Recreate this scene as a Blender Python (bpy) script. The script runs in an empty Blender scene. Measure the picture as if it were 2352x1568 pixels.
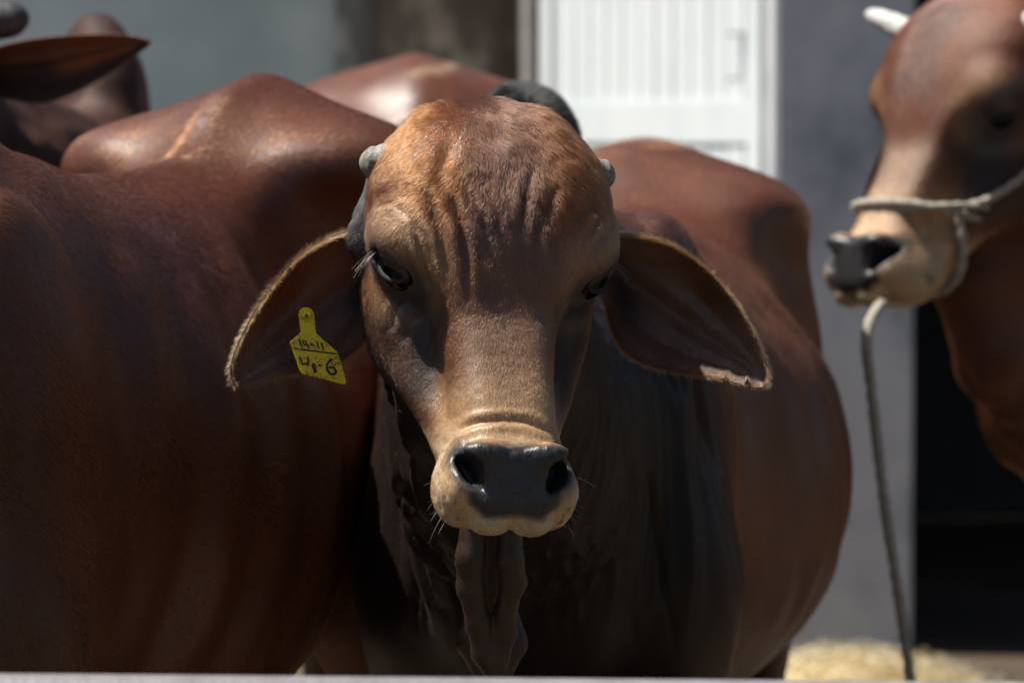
import bpy, math, random
import numpy as np
from mathutils import Vector, Matrix, Euler

# ------------------------------------------------------------------ camera, world, sun
S = bpy.context.scene
COL = S.collection
RAD = math.radians
CAM_H, PITCH, DIST = 1.35, RAD(3.1), 4.0
PXM = 0.00046                      # metres per reference pixel (2352 wide) at the focus distance
cam_d = bpy.data.cameras.new('camera'); cam = bpy.data.objects.new('camera', cam_d); COL.objects.link(cam)
cam.location = (0, -DIST, CAM_H); cam.rotation_euler = (math.pi/2 - PITCH, 0, 0)
cam_d.sensor_width = 36; cam_d.lens = 36*DIST/(2352*PXM)
cam_d.clip_end = 500; cam_d.clip_start = 0.05
cam_d.dof.use_dof = True; cam_d.dof.focus_distance = DIST - 0.03; cam_d.dof.aperture_fstop = 5.6
S.camera = cam
S.render.engine = 'CYCLES'
S.view_settings.view_transform = 'Standard'; S.view_settings.look = 'None'
S.view_settings.exposure = 0.5; S.view_settings.gamma = 1.0
S.cycles.use_denoising = True
S.cycles.max_bounces = 6; S.cycles.diffuse_bounces = 3; S.cycles.glossy_bounces = 3
S.cycles.transmission_bounces = 4; S.cycles.transparent_max_bounces = 8
S.cycles.sample_clamp_indirect = 4.0; S.cycles.caustics_reflective = False; S.cycles.caustics_refractive = False
S.cycles_curves.shape = 'RIBBONS'; S.cycles_curves.subdivisions = 2

SUN_DIR = Vector((-0.44, 0.03, 0.89)).normalized()       # towards the sun
sun_el = math.asin(SUN_DIR.z); sun_az = math.atan2(SUN_DIR.x, SUN_DIR.y)
W = bpy.data.worlds.new('World'); S.world = W; W.use_nodes = True
nt = W.node_tree; bg = nt.nodes['Background']
sky = nt.nodes.new('ShaderNodeTexSky'); sky.sky_type = 'NISHITA'; sky.sun_disc = False
sky.sun_elevation = sun_el; sky.sun_rotation = sun_az; sky.dust_density = 1.5
nt.links.new(sky.outputs[0], bg.inputs[0]); bg.inputs[1].default_value = 0.05
sl = bpy.data.lights.new('sun', 'SUN'); sl.energy = 5.0; sl.angle = RAD(0.53); sl.color = (1, .94, .86)
so = bpy.data.objects.new('sun', sl); COL.objects.link(so)
so.rotation_euler = SUN_DIR.to_track_quat('Z', 'Y').to_euler(); so.location = (-3, -1, 8)

CP, SP = math.cos(PITCH), math.sin(PITCH)
def px(x, y, d):
    """world point at distance d along the optical axis seen at reference pixel x, y"""
    u = (x-1176)*PXM/DIST*d; v = (784-y)*PXM/DIST*d
    return Vector((u, -DIST + d*CP + v*SP, CAM_H - d*SP + v*CP))
def to_px(P):
    q = P - np.array([0, -DIST, CAM_H])
    d = q[:, 1]*CP - q[:, 2]*SP; v = q[:, 1]*SP + q[:, 2]*CP
    return np.stack([1176 + q[:, 0]/d*DIST/PXM, 784 - v/d*DIST/PXM, d], 1)

# ------------------------------------------------------------------ materials
def mat(name):
    m = bpy.data.materials.new(name); m.use_nodes = True
    return m, m.node_tree, m.node_tree.nodes['Principled BSDF']
def N(nt, kind, **kw):
    n = nt.nodes.new(kind)
    for k, v in kw.items():
        if k.startswith('in_'):
            key = k[3:]; n.inputs[int(key) if key.isdigit() else key].default_value = v
        else: setattr(n, k, v)
    return n
def ramp(nt, src, stops):
    r = nt.nodes.new('ShaderNodeValToRGB'); el = r.color_ramp.elements
    while len(el) < len(stops): el.new(0.5)
    for e, (p, c) in zip(el, stops): e.position = p; e.color = (*c, 1) if len(c) == 3 else c
    nt.links.new(src, r.inputs[0]); return r
def noise_mat(name, c1, c2, scale=5, rough=.8, detail=6, bump=0.2, bscale=None, stretch=(1, 1, 1), spec=.3, c3=None):
    m, t, p = mat(name)
    tc = N(t, 'ShaderNodeTexCoord'); mp = N(t, 'ShaderNodeMapping'); mp.inputs['Scale'].default_value = stretch
    t.links.new(tc.outputs['Object'], mp.inputs[0])
    n = N(t, 'ShaderNodeTexNoise', in_Scale=scale, in_Detail=detail, in_Roughness=.6)
    t.links.new(mp.outputs[0], n.inputs['Vector'])
    st = [(.3, c1), (.7, c2)] if c3 is None else [(.30, c1), (.5, c3), (.70, c2)]
    r = ramp(t, n.outputs['Fac'], st); t.links.new(r.outputs[0], p.inputs['Base Color'])
    p.inputs['Roughness'].default_value = rough; p.inputs['Specular IOR Level'].default_value = spec
    if bump:
        n2 = N(t, 'ShaderNodeTexNoise', in_Scale=bscale or scale*6, in_Detail=5)
        t.links.new(mp.outputs[0], n2.inputs['Vector'])
        b = N(t, 'ShaderNodeBump', in_Strength=bump, in_Distance=.02)
        t.links.new(n2.outputs['Fac'], b.inputs['Height']); t.links.new(b.outputs[0], p.inputs['Normal'])
    return m

# ------------------------------------------------------------------ implicit modelling tools
def pchip(xs, ys, n=400):
    xs = np.array(xs, float); ys = np.array(ys, float)
    if xs[0] > xs[-1]: xs, ys = xs[::-1], ys[::-1]
    h = np.diff(xs); dl = np.diff(ys)/h; m = np.zeros_like(xs)
    for i in range(1, len(xs)-1):
        if dl[i-1]*dl[i] > 0:
            w1, w2 = 2*h[i]+h[i-1], h[i]+2*h[i-1]; m[i] = (w1+w2)/(w1/dl[i-1]+w2/dl[i])
    m[0], m[-1] = dl[0], dl[-1]
    X = np.linspace(xs[0], xs[-1], n); k = np.clip(np.searchsorted(xs, X)-1, 0, len(h)-1)
    t = (X-xs[k])/h[k]
    Y = (2*t**3-3*t**2+1)*ys[k] + (t**3-2*t**2+t)*h[k]*m[k] + (-2*t**3+3*t**2)*ys[k+1] + (t**3-t**2)*h[k]*m[k+1]
    X = X.astype(np.float32); Y = Y.astype(np.float32)
    return lambda v: np.interp(v, X, Y).astype(np.float32)
def smin(a, b, k):
    h = np.clip(.5+.5*(b-a)/k, 0, 1); return b+(a-b)*h-k*h*(1-h)
def smax(a, b, k): return -smin(-a, -b, k)
def ell(x, y, z, c, r):
    X, Y, Z = (x-c[0])/r[0], (y-c[1])/r[1], (z-c[2])/r[2]
    k0 = np.sqrt(X*X+Y*Y+Z*Z); 
    k1 = np.sqrt((X/r[0])**2+(Y/r[1])**2+(Z/r[2])**2)
    return k0*(k0-1)/np.maximum(k1, 1e-4)
def ello(x, y, z, c, ax, r):
    """oriented ellipsoid: ax three unit vectors"""
    dx, dy, dz = x-c[0], y-c[1], z-c[2]; q = [a[0]*dx+a[1]*dy+a[2]*dz for a in ax]
    return ell(q[0], q[1], q[2], (0, 0, 0), r)
def cap(x, y, z, a, b, ra, rb, sx=1.0):
    """tapered capsule, sx < 1 flattens sideways"""
    ax_, bx_ = a[0], b[0]
    X = (x-ax_)/sx; Y = y-a[1]; Z = z-a[2]
    B = ((bx_-ax_)/sx, b[1]-a[1], b[2]-a[2]); L = B[0]**2+B[1]**2+B[2]**2+1e-9
    t = np.clip((X*B[0]+Y*B[1]+Z*B[2])/L, 0, 1)
    return (np.sqrt((X-t*B[0])**2+(Y-t*B[1])**2+(Z-t*B[2])**2) - (ra+(rb-ra)*t))*min(1, sx*1.2)
def surface_nets(F, gx, gy, gz):
    """one closed quad mesh of the zero level of F on a rectilinear grid"""
    I = F < 0
    c = I[:-1, :-1, :-1].astype(np.int8)
    tot = np.zeros_like(c)
    for i in (0, 1):
        for j in (0, 1):
            for k in (0, 1):
                tot += I[i:F.shape[0]-1+i, j:F.shape[1]-1+j, k:F.shape[2]-1+k]
    act = (tot > 0) & (tot < 8)
    A = np.argwhere(act); idx = np.full(act.shape, -1, np.int32); idx[act] = np.arange(len(A))
    pos = np.zeros((len(A), 3)); cnt = np.zeros(len(A))
    corners = [(i, j, k) for i in (0, 1) for j in (0, 1) for k in (0, 1)]
    g = (gx, gy, gz)
    for p in corners:
        for axis in range(3):
            if p[axis]: continue
            q = list(p); q[axis] = 1
            a = A+np.array(p); b = A+np.array(q)
            fa = F[a[:, 0], a[:, 1], a[:, 2]]; fb = F[b[:, 0], b[:, 1], b[:, 2]]
            m = (fa < 0) != (fb < 0)
            t = np.where(m, fa/np.where(m, fa-fb, 1), 0)
            for d in range(3):
                ca = g[d][a[:, d]]; cb = g[d][b[:, d]]
                pos[:, d] += np.where(m, ca+(cb-ca)*t, 0)
            cnt += m
    pos /= np.maximum(cnt, 1)[:, None]
    faces = []
    for axis in range(3):
        o1, o2 = [(1, 2), (2, 0), (0, 1)][axis]
        sl_a = [slice(None)]*3; sl_b = [slice(None)]*3
        sl_a[axis] = slice(0, -1); sl_b[axis] = slice(1, None)
        a = I[tuple(sl_a)]; b = I[tuple(sl_b)]
        E = np.argwhere(a != b)
        ok = (E[:, o1] > 0) & (E[:, o2] > 0) & (E[:, o1] < F.shape[o1]-1) & (E[:, o2] < F.shape[o2]-1)
        E = E[ok]; flip = ~a[E[:, 0], E[:, 1], E[:, 2]]
        def cell(d1, d2):
            c = E.copy(); c[:, o1] -= d1; c[:, o2] -= d2
            return idx[c[:, 0], c[:, 1], c[:, 2]]
        q = np.stack([cell(1, 1), cell(0, 1), cell(0, 0), cell(1, 0)], 1)
        q[flip] = q[flip][:, ::-1]
        faces.append(q)
    return pos, np.concatenate(faces)
def implicit_mesh(f, gx, gy, gz, newton=2):
    F = np.empty((len(gx), len(gy), len(gz)), np.float32)
    X32, Z32 = gx.astype(np.float32), gz.astype(np.float32)
    for j0 in range(0, len(gy), 24):
        gy_ = gy[j0:j0+24].astype(np.float32)
        x, y, z = np.meshgrid(X32, gy_, Z32, indexing='ij')
        F[:, j0:j0+24] = f(x.ravel(), y.ravel(), z.ravel()).reshape(x.shape)
    V, Q = surface_nets(F, gx, gy, gz)
    e = .0012
    for _ in range(newton):
        v = V.astype(np.float32); f0 = f(v[:, 0], v[:, 1], v[:, 2])
        gr = np.stack([f(v[:, 0]+(e if d == 0 else 0), v[:, 1]+(e if d == 1 else 0), v[:, 2]+(e if d == 2 else 0))-f0 for d in range(3)], 1)/e
        n2 = (gr**2).sum(1); st = -(f0/np.maximum(n2, .05))
        V = V + gr*np.clip(st, -.004, .004)[:, None]*.9
    return V, Q
def grid(*segs):
    """concatenated segments (start, end, step)"""
    out = []
    for a, b, s in segs:
        n = max(1, int(round((b-a)/s))); out.append(a+(b-a)*np.arange(n)/n)
    out.append(np.array([segs[-1][1]])); return np.concatenate(out)
def relax(V, Q, it=2, lam=.5):
    n = len(V); E = np.concatenate([Q[:, [0, 1]], Q[:, [1, 2]], Q[:, [2, 3]], Q[:, [3, 0]]]); 
    deg = np.bincount(E.ravel(), minlength=n)
    for _ in range(it):
        s = np.zeros_like(V)
        for d in range(3):
            s[:, d] = np.bincount(E[:, 0], V[E[:, 1], d], n)+np.bincount(E[:, 1], V[E[:, 0], d], n)
        V = V+lam*(s/np.maximum(deg, 1)[:, None]-V)
    return V
def vnormals(V, Q):
    fn = np.cross(V[Q[:, 2]]-V[Q[:, 0]], V[Q[:, 3]]-V[Q[:, 1]])
    n = np.zeros_like(V)
    for k in range(4):
        for d in range(3): n[:, d] += np.bincount(Q[:, k], fn[:, d], len(V))
    return n/np.maximum(np.linalg.norm(n, axis=1), 1e-12)[:, None]
_rng = np.random.default_rng(7)
_lat = _rng.random((64, 64, 64)).astype(np.float32)
def vnoise(P, s):
    """smooth value noise, about 0..1"""
    q = np.asarray(P)*s; i = np.floor(q).astype(int); f = q-i; f = f*f*(3-2*f); i &= 63; j = (i+1) & 63
    def L(a, b, c): return _lat[a, b, c]
    x0, y0, z0 = i.T; x1, y1, z1 = j.T; fx, fy, fz = f.T
    return ((L(x0,y0,z0)*(1-fx)+L(x1,y0,z0)*fx)*(1-fy)+(L(x0,y1,z0)*(1-fx)+L(x1,y1,z0)*fx)*fy)*(1-fz) + \
           ((L(x0,y0,z1)*(1-fx)+L(x1,y0,z1)*fx)*(1-fy)+(L(x0,y1,z1)*(1-fx)+L(x1,y1,z1)*fx)*fy)*fz
def fbm(P, s, o=4): return sum(vnoise(P, s*2**k)/2**(k+1) for k in range(o))/(1-.5**o)
def sstep(a, b, v):
    t = np.clip((v-a)/(b-a), 0, 1); return t*t*(3-2*t)
def seg_dist(P2, poly):
    """distance of 2-D points to a polyline, and parameter along it"""
    best = np.full(len(P2), 1e9); par = np.zeros(len(P2)); n = len(poly)-1
    for i in range(n):
        a = np.array(poly[i], float); b = np.array(poly[i+1], float); ab = b-a
        t = np.clip(((P2-a)@ab)/(ab@ab), 0, 1); d = np.linalg.norm(P2-a-t[:, None]*ab, axis=1)
        m = d < best; best[m] = d[m]; par[m] = (i+t[m])/n
    return best, par
def mesh_obj(name, V, Q, material, parent=None, col=None, smooth=True, matname_attr='coat', extra=None):
    me = bpy.data.meshes.new(name)
    Q = np.asarray(Q); k = Q.shape[1]
    me.vertices.add(len(V)); me.vertices.foreach_set('co', np.asarray(V, np.float32).ravel())
    me.loops.add(Q.size); me.loops.foreach_set('vertex_index', Q.astype(np.int32).ravel())
    me.polygons.add(len(Q)); me.polygons.foreach_set('loop_start', np.arange(len(Q), dtype=np.int32)*k)
    me.update(calc_edges=True); me.validate()
    if smooth: me.polygons.foreach_set('use_smooth', np.ones(len(me.polygons), bool))
    if col is not None:
        at = me.attributes.new(matname_attr, 'FLOAT_COLOR', 'POINT')
        at.data.foreach_set('color', np.concatenate([col, np.ones((len(col), 1))], 1).astype(np.float32).ravel())
    for nm, arr in (extra or {}).items():
        at = me.attributes.new(nm, 'FLOAT', 'POINT'); at.data.foreach_set('value', np.asarray(arr, np.float32))
    me.materials.append(material)
    o = bpy.data.objects.new(name, me); COL.objects.link(o)
    if parent: o.parent = parent
    return o
def tag(o, label=None, cat=None, group=None, kind=None):
    for k, v in (('label', label), ('category', cat), ('group', group), ('kind', kind)):
        if v: o[k] = v
    return o
def empty(name, loc, rz=0):
    e = bpy.data.objects.new(name, None); COL.objects.link(e); e.location = loc; e.rotation_euler = (0, 0, rz); e.empty_display_size = .2
    return e
def nrm(v): v = np.array(v, float); return v/np.linalg.norm(v)

# ------------------------------------------------------------------ cow: implicit head (x right, y away from viewer, z up; origin between the eyes)
_zs = [.19, .18, .165, .151, .128, .105, .082, .06, .036, .01, -.02, -.05, -.08, -.12, -.15, -.17, -.2, -.225, -.25, -.268, -.28]
H_a = pchip(_zs, [.012, .061, .084, .097, .115, .125, .130, .130, .126, .112, .090, .071, .060, .055, .055, .059, .0625, .0640, .0605, .051, .02])
H_yf = pchip([.19, .18, .165, .15, .12, .08, .04, 0, -.04, -.08, -.12, -.16, -.178, -.2, -.23, -.26, -.28], [.05, .022, -.002, -.020, -.044, -.063, -.073, -.077, -.082, -.099, -.121, -.142, -.155, -.170, -.174, -.166, -.135])
H_yb = pchip([.19, .17, .12, .05, 0, -.06, -.1, -.15, -.2, -.24, -.28], [.09, .13, .155, .165, .16, .13, .10, .05, .0, -.04, -.09])
H_n = pchip([.19, .1, .03, 0, -.05, -.12, -.17, -.23, -.28], [2.0, 2.25, 2.5, 3.0, 3.6, 3.6, 2.8, 2.5, 2.2])
B_a = pchip([.10, .06, .03, 0, -.033, -.079, -.125, -.16, -.19, -.23], [.09, .117, .124, .123, .120, .110, .093, .075, .060, .03])
B_yf = pchip([.10, .05, 0, -.04, -.08, -.125, -.16, -.23], [-.03, -.036, -.038, -.032, -.036, -.055, -.080, -.105])
B_yb = pchip([.1, .03, -.03, -.1, -.16, -.2, -.23], [.15, .155, .16, .12, .04, -.01, -.05])
def loft(x, y, z, a, yf, yb, n, frac):
    A = np.maximum(a(z), .004); F = yf(z); Bk = yb(z); c = F+(Bk-F)*frac; d = y-c
    s_ = np.maximum(np.where(d < 0, c-F, Bk-c), .004); e = n(z)
    s = (np.power(np.abs(x)/A, e)+np.power(np.abs(d)/s_, e)+1e-12)**(1/e)
    return (s-1)*np.minimum(A, s_)
EYE = np.array([.0965, -.0080, .001]); EYE_R = .0250
E_out = nrm([.80, -.56, .08]); E_t = nrm([-.52, -.62, -.58]); E_t = nrm(E_t-E_out*(E_t@E_out)); E_up = np.cross(E_out, E_t); E_up *= np.sign(E_up[2])
def lid_points(up, n=7, rr=.0028, ht=.62):
    P = []
    for k in range(n):
        ph = math.pi*k/(n-1); v = E_out*.75+E_t*1.02*math.cos(ph)+E_up*ht*(1 if up else -1)*math.sin(ph)
        P.append(EYE+nrm(v)*(EYE_R+rr))
    return P
LID_U, LID_L = lid_points(True, ht=.42), lid_points(False, ht=.50, rr=.0015)
def head_field(x, y, z, fine=True):
    s = np.abs(x)
    f = loft(s, y, z, H_a, H_yf, H_yb, H_n, .42)
    f = smax(f, np.maximum(z-.188, -.262-z), .018)
    g = loft(s, y, z, B_a, B_yf, B_yb, lambda q: np.full_like(q, 2.25), .45)
    g = smax(g, np.maximum(z-.10, -.21-z), .03)
    f = smin(f, g, .015)
    f = smin(f, ell(s, y, z, (.090, -.006, .026), (.043, .048, .044)), .020)      # brow and orbit
    f = smin(f, ell(s, y, z, (.075, .10, -.045), (.030, .075, .065)), .03)         # jaw angle
    f = smin(f, ell(s, y, z, (.0445, -.110, -.224), (.029, .042, .034)), .018)      # lip flanks
    f = smin(f, ell(s, y, z, (.0210, -.149, -.2545), (.0225, .022, .0150)), .004)   # upper lip lobes
    f = smin(f, cap(s, y, z, (0, -.085, -.230), (0, -.03, -.214), .030, .034), .02)  # chin
    f = smax(f, -ell(s, y, z, (.108, -.062, -.052), (.036, .028, .040)), .03)      # hollow before the eye
    # nose pad: a shallow shield, wide above and narrow below
    wpad = .0520-.30*np.clip(-.205-z, 0, .05)
    pad = smax(smax(s-wpad, np.maximum(z+.179, -.248-z), .022), np.abs(y+.158)-.018, .014)
    f = smin(f, pad, .008)
    f = smin(f, ell(s, y, z, (.034, -.163, -.186), (.022, .017, .0125)), .010)     # wing of the nostril
    f = smin(f, ell(s, y, z, (.054, -.146, -.222), (.013, .020, .020)), .014)      # outer wall of the nostril
    f = smax(f, -cap(s, y, z, (.0570, -.158, -.189), (.0465, -.170, -.203), .0075, .0112), .006)
    f = smax(f, -cap(s, y, z, (.0465, -.176, -.203), (.0355, -.180, -.221), .0112, .0090), .006)
    nd = nrm([-.56, 0, -.83]); f = smax(f, -ello(s, y, z, (.0465, -.166, -.2045), (nd, np.array([0, 1., 0]), np.array([.83, 0, -.56])), (.0225, .042, .0098)), .004)
    f = smin(f, cap(s, y, z, (.098, .092, .080), (.128, .088, .030), .021, .016), .025)  # root of the ear
    if fine:
        f = smax(f, -ello(s, y, z, EYE+E_out*.020, (E_t, E_out, E_up), (.0285, .031, .0135)), .004)
        f = smax(f, -cap(s, y, z, EYE+E_out*.021+E_t*.020-E_up*.003, EYE+E_out*.014+E_t*.046-E_up*.004, .0055, .003), .006)  # tear groove
        f = smax(f, -cap(s, y, z, (0, -.185, -.250), (0, -.150, -.276), .003, .007), .005)   # notch of the lip
    return f

# ------------------------------------------------------------------ cow: implicit body (faces -y, stands on z = 0, origin below the withers)
def body_field_maker(head_w2l, head_back, P):
    """P: dict of proportions"""
    bw = P.get('belly', 1.0); wi = P.get('withers', 0.0); ue = P.get('upper', 1.85); hump = P.get('hump', 1.0); hh = P.get('hips', 0.0)
    B_w = pchip([-.40, -.30, -.18, 0, .2, .42, .62, .8, .95, 1.08, 1.2, 1.30], [.05, .12, .17, .205, .255*bw, .315*bw, .335*bw, .30*bw, .265, .245, .19, .06])
    B_t = pchip([-.40, -.3, -.15, 0, .2, .45, .7, .88, 1.0, 1.12, 1.22, 1.30], [.98, 1.10, 1.21+wi*.7, 1.265+wi, 1.255+wi, 1.235+wi*.6, 1.25+hh*.6, 1.325+hh, 1.345+hh, 1.32+hh, 1.25+hh, 1.12])
    B_b = pchip([-.40, -.25, 0, .25, .5, .8, 1.0, 1.2, 1.30], [.80, .66, .60, .55, .53, .62, .74, .86, .98])
    def body(x, y, z):
        s = np.abs(x); yy = np.clip(y, -.40, 1.30)
        w, t, b = B_w(yy), B_t(yy), B_b(yy); zc = b+(t-b)*.46
        d = z-zc; q = np.where(d > 0, t-zc, zc-b); e = np.where(d > 0, ue, 2.15)
        r = (np.power(s/w, e)+np.power(np.abs(d)/q, e)+1e-12)**(1/e)
        f = (r-1)*np.minimum(w, q)
        f = smax(f, np.maximum(y-1.27, -.37-y), .08)
        # shoulder and upper arm
        f = smin(f, ell(s, y, z, (.135, -.02, .98), (.082, .15, .27)), .07)
        f = smin(f, ell(s, y, z, (.145, -.09, .80), (.085, .13, .16)), .06)
        # hump
        f = smin(f, ell(x-P.get('hump_x', 0)*.5, y, z, (0, .03, 1.275), (.058*hump, .17, .13*hump)), .04)
        if hump > .9: f = smin(f, ell(x-P.get('hump_x', 0), y, z, (0, .07, 1.352), (.034, .09, .060)), .025)
        # hips, pins, thigh
        f = smin(f, ell(s, y, z, (.165, .93, 1.225+hh), (.085, .13, .055)), .10)
        f = smin(f, ell(s, y, z, (.10, 1.22, 1.16+hh), (.05, .07, .06)), .06)
        f = smin(f, ell(s, y, z, (.155, 1.02, .90), (.105, .21, .30)), .07)
        f = smax(f, -ell(s, y, z, (.345*bw, .74, 1.165+hh*.5), (.11, .13, .12)), .09)     # hunger hollow
        # fore legs
        f = smin(f, cap(s, y, z, (.15, -.06, .78), (.135, -.05, .42), .085, .058), .05)
        f = smin(f, cap(s, y, z, (.135, -.05, .42), (.13, -.04, .12), .050, .040), .03)
        f = smin(f, cap(s, y, z, (.13, -.04, .12), (.13, -.075, .055), .040, .050), .02)
        f = smin(f, cap(s, y, z, (.13, -.062, .09), (.13, -.085, .015), .044, .058), .015)
        # hind legs
        f = smin(f, cap(s, y, z, (.165, .93, .78), (.15, 1.13, .47), .10, .052), .05)
        f = smin(f, cap(s, y, z, (.15, 1.16, .49), (.14, 1.09, .12), .050, .040), .03)
        f = smin(f, cap(s, y, z, (.14, 1.075, .09), (.14, 1.045, .015), .042, .056), .015)
        # tail
        f = smin(f, cap(x, y, z, (0, 1.26, 1.20+hh), (0, 1.345, .95), .036, .026), .03)
        f = smin(f, cap(x, y, z, (0, 1.345, .95), (.01, 1.32, .48), .026, .016), .02)
        f = smin(f, cap(x, y, z, (.01, 1.32, .48), (.01, 1.31, .26), .036, .012), .02)
        f = smax(f, .004-z, .01)
        # neck
        hb = head_back; mid = P['neck_mid']
        f = smin(f, cap(x, y, z, (0, -.12, 1.02), mid, .215, .165, .72), .09)
        f = smin(f, cap(x, y, z, (0, -.10, 1.14), (mid[0], mid[1], mid[2]+.09), .10, .085, .8), .08)
        f = smin(f, cap(x, y, z, mid, hb, .165, .118, .85), .07)
        for (a, c, ra, rb, sx) in P.get('folds', ()):
            f = smin(f, cap(x, y, z, a, c, ra, rb, sx), P.get('fold_k', .02))
        return f
    M = head_w2l
    def field(x, y, z):
        f = body(x, y, z)
        hx = M[0, 0]*x+M[0, 1]*y+M[0, 2]*z+M[0, 3]; hy = M[1, 0]*x+M[1, 1]*y+M[1, 2]*z+M[1, 3]; hz = M[2, 0]*x+M[2, 1]*y+M[2, 2]*z+M[2, 3]
        near = (np.abs(hx) < .26) & (np.abs(hy) < .34) & (np.abs(hz) < .38)
        if near.any():
            sc = P.get('head_scale', 1.0)
            h = head_field(hx[near]/sc, hy[near]/sc, hz[near]/sc, P.get('fine', False))*sc
            kk = .012+.045*sstep(.0, .10, hy[near])
            f[near] = smin(f[near], h, kk)
        return f
    return field

# ------------------------------------------------------------------ cow material: coat colour comes from the mesh, fine hair grain from noise
def coat_material(name, grain=1.0, rough=.40):
    m, t, p = mat(name)
    at = N(t, 'ShaderNodeAttribute', attribute_name='coat')
    tc = N(t, 'ShaderNodeTexCoord'); mp = N(t, 'ShaderNodeMapping'); mp.inputs['Scale'].default_value = (1, .45, .28)
    t.links.new(tc.outputs['Object'], mp.inputs[0])
    n1 = N(t, 'ShaderNodeTexNoise', in_Scale=620.0, in_Detail=3.0); n2 = N(t, 'ShaderNodeTexNoise', in_Scale=30.0, in_Detail=5.0)
    t.links.new(mp.outputs[0], n1.inputs['Vector']); t.links.new(mp.outputs[0], n2.inputs['Vector'])
    r1 = ramp(t, n1.outputs['Fac'], [(.3, (.72, .72, .72)), (.7, (1.22, 1.2, 1.18))])
    r2 = ramp(t, n2.outputs['Fac'], [(.3, (.86, .85, .84)), (.7, (1.12, 1.12, 1.12))])
    m1 = N(t, 'ShaderNodeMix', data_type='RGBA', blend_type='MULTIPLY'); m1.inputs[0].default_value = grain
    m2 = N(t, 'ShaderNodeMix', data_type='RGBA', blend_type='MULTIPLY'); m2.inputs[0].default_value = 1
    t.links.new(at.outputs['Color'], m1.inputs[6]); t.links.new(r1.outputs[0], m1.inputs[7])
    t.links.new(m1.outputs[2], m2.inputs[6]); t.links.new(r2.outputs[0], m2.inputs[7])
    t.links.new(m2.outputs[2], p.inputs['Base Color'])
    wet = N(t, 'ShaderNodeAttribute', attribute_name='wet')
    mr = N(t, 'ShaderNodeMapRange'); mr.inputs[3].default_value = rough; mr.inputs[4].default_value = .30
    t.links.new(wet.outputs['Fac'], mr.inputs[0]); t.links.new(mr.outputs[0], p.inputs['Roughness'])
    sl_ = N(t, 'ShaderNodeMapRange'); sl_.inputs[1].default_value = .008; sl_.inputs[2].default_value = .045; sl_.inputs[3].default_value = .16; sl_.inputs[4].default_value = .75
    bw_ = N(t, 'ShaderNodeRGBToBW'); t.links.new(at.outputs['Color'], bw_.inputs[0]); t.links.new(bw_.outputs[0], sl_.inputs[0]); t.links.new(sl_.outputs[0], p.inputs['Specular IOR Level'])
    thn = N(t, 'ShaderNodeAttribute', attribute_name='thin'); tr = N(t, 'ShaderNodeBsdfTranslucent'); tr.inputs[0].default_value = (.55, .16, .045, 1)
    mxs = N(t, 'ShaderNodeMixShader'); t.links.new(thn.outputs['Fac'], mxs.inputs[0]); t.links.new(p.outputs[0], mxs.inputs[1]); t.links.new(tr.outputs[0], mxs.inputs[2]); t.links.new(mxs.outputs[0], t.nodes['Material Output'].inputs[0])
    p.inputs['Sheen Weight'].default_value = .02; p.inputs['Sheen Roughness'].default_value = .35; p.inputs['Sheen Tint'].default_value = (1, .8, .7, 1)
    b = N(t, 'ShaderNodeBump', in_Strength=.45*grain, in_Distance=.0015)
    t.links.new(n1.outputs['Fac'], b.inputs['Height']); t.links.new(b.outputs[0], p.inputs['Normal'])
    return m
COAT = coat_material('coat'); COAT_FAR = coat_material('coat_matt', rough=.62)

def cow_matrix(loc, yaw): return Matrix.Translation(loc) @ Matrix.Rotation(yaw, 4, 'Z')
RC = np.array([[1, 0, 0], [0, CP, SP], [0, -SP, CP]])          # camera-aligned frame (right, forward, up) to world
def head_matrix(origin, yaw, pitch, roll, scale=1.0):
    """head frame to world; yaw > 0 turns the nose to the right of the picture, pitch > 0 lifts the nose, roll > 0 tips the head clockwise"""
    R = Matrix.Rotation(yaw, 3, 'Z') @ Matrix.Rotation(-pitch, 3, 'X') @ Matrix.Rotation(roll, 3, 'Y')
    M = (Matrix(RC.tolist()) @ R).to_4x4(); M.translation = origin
    return M
def apply(M, P): 
    A = np.array(M); return np.asarray(P)@A[:3, :3].T+A[:3, 3]

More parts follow.
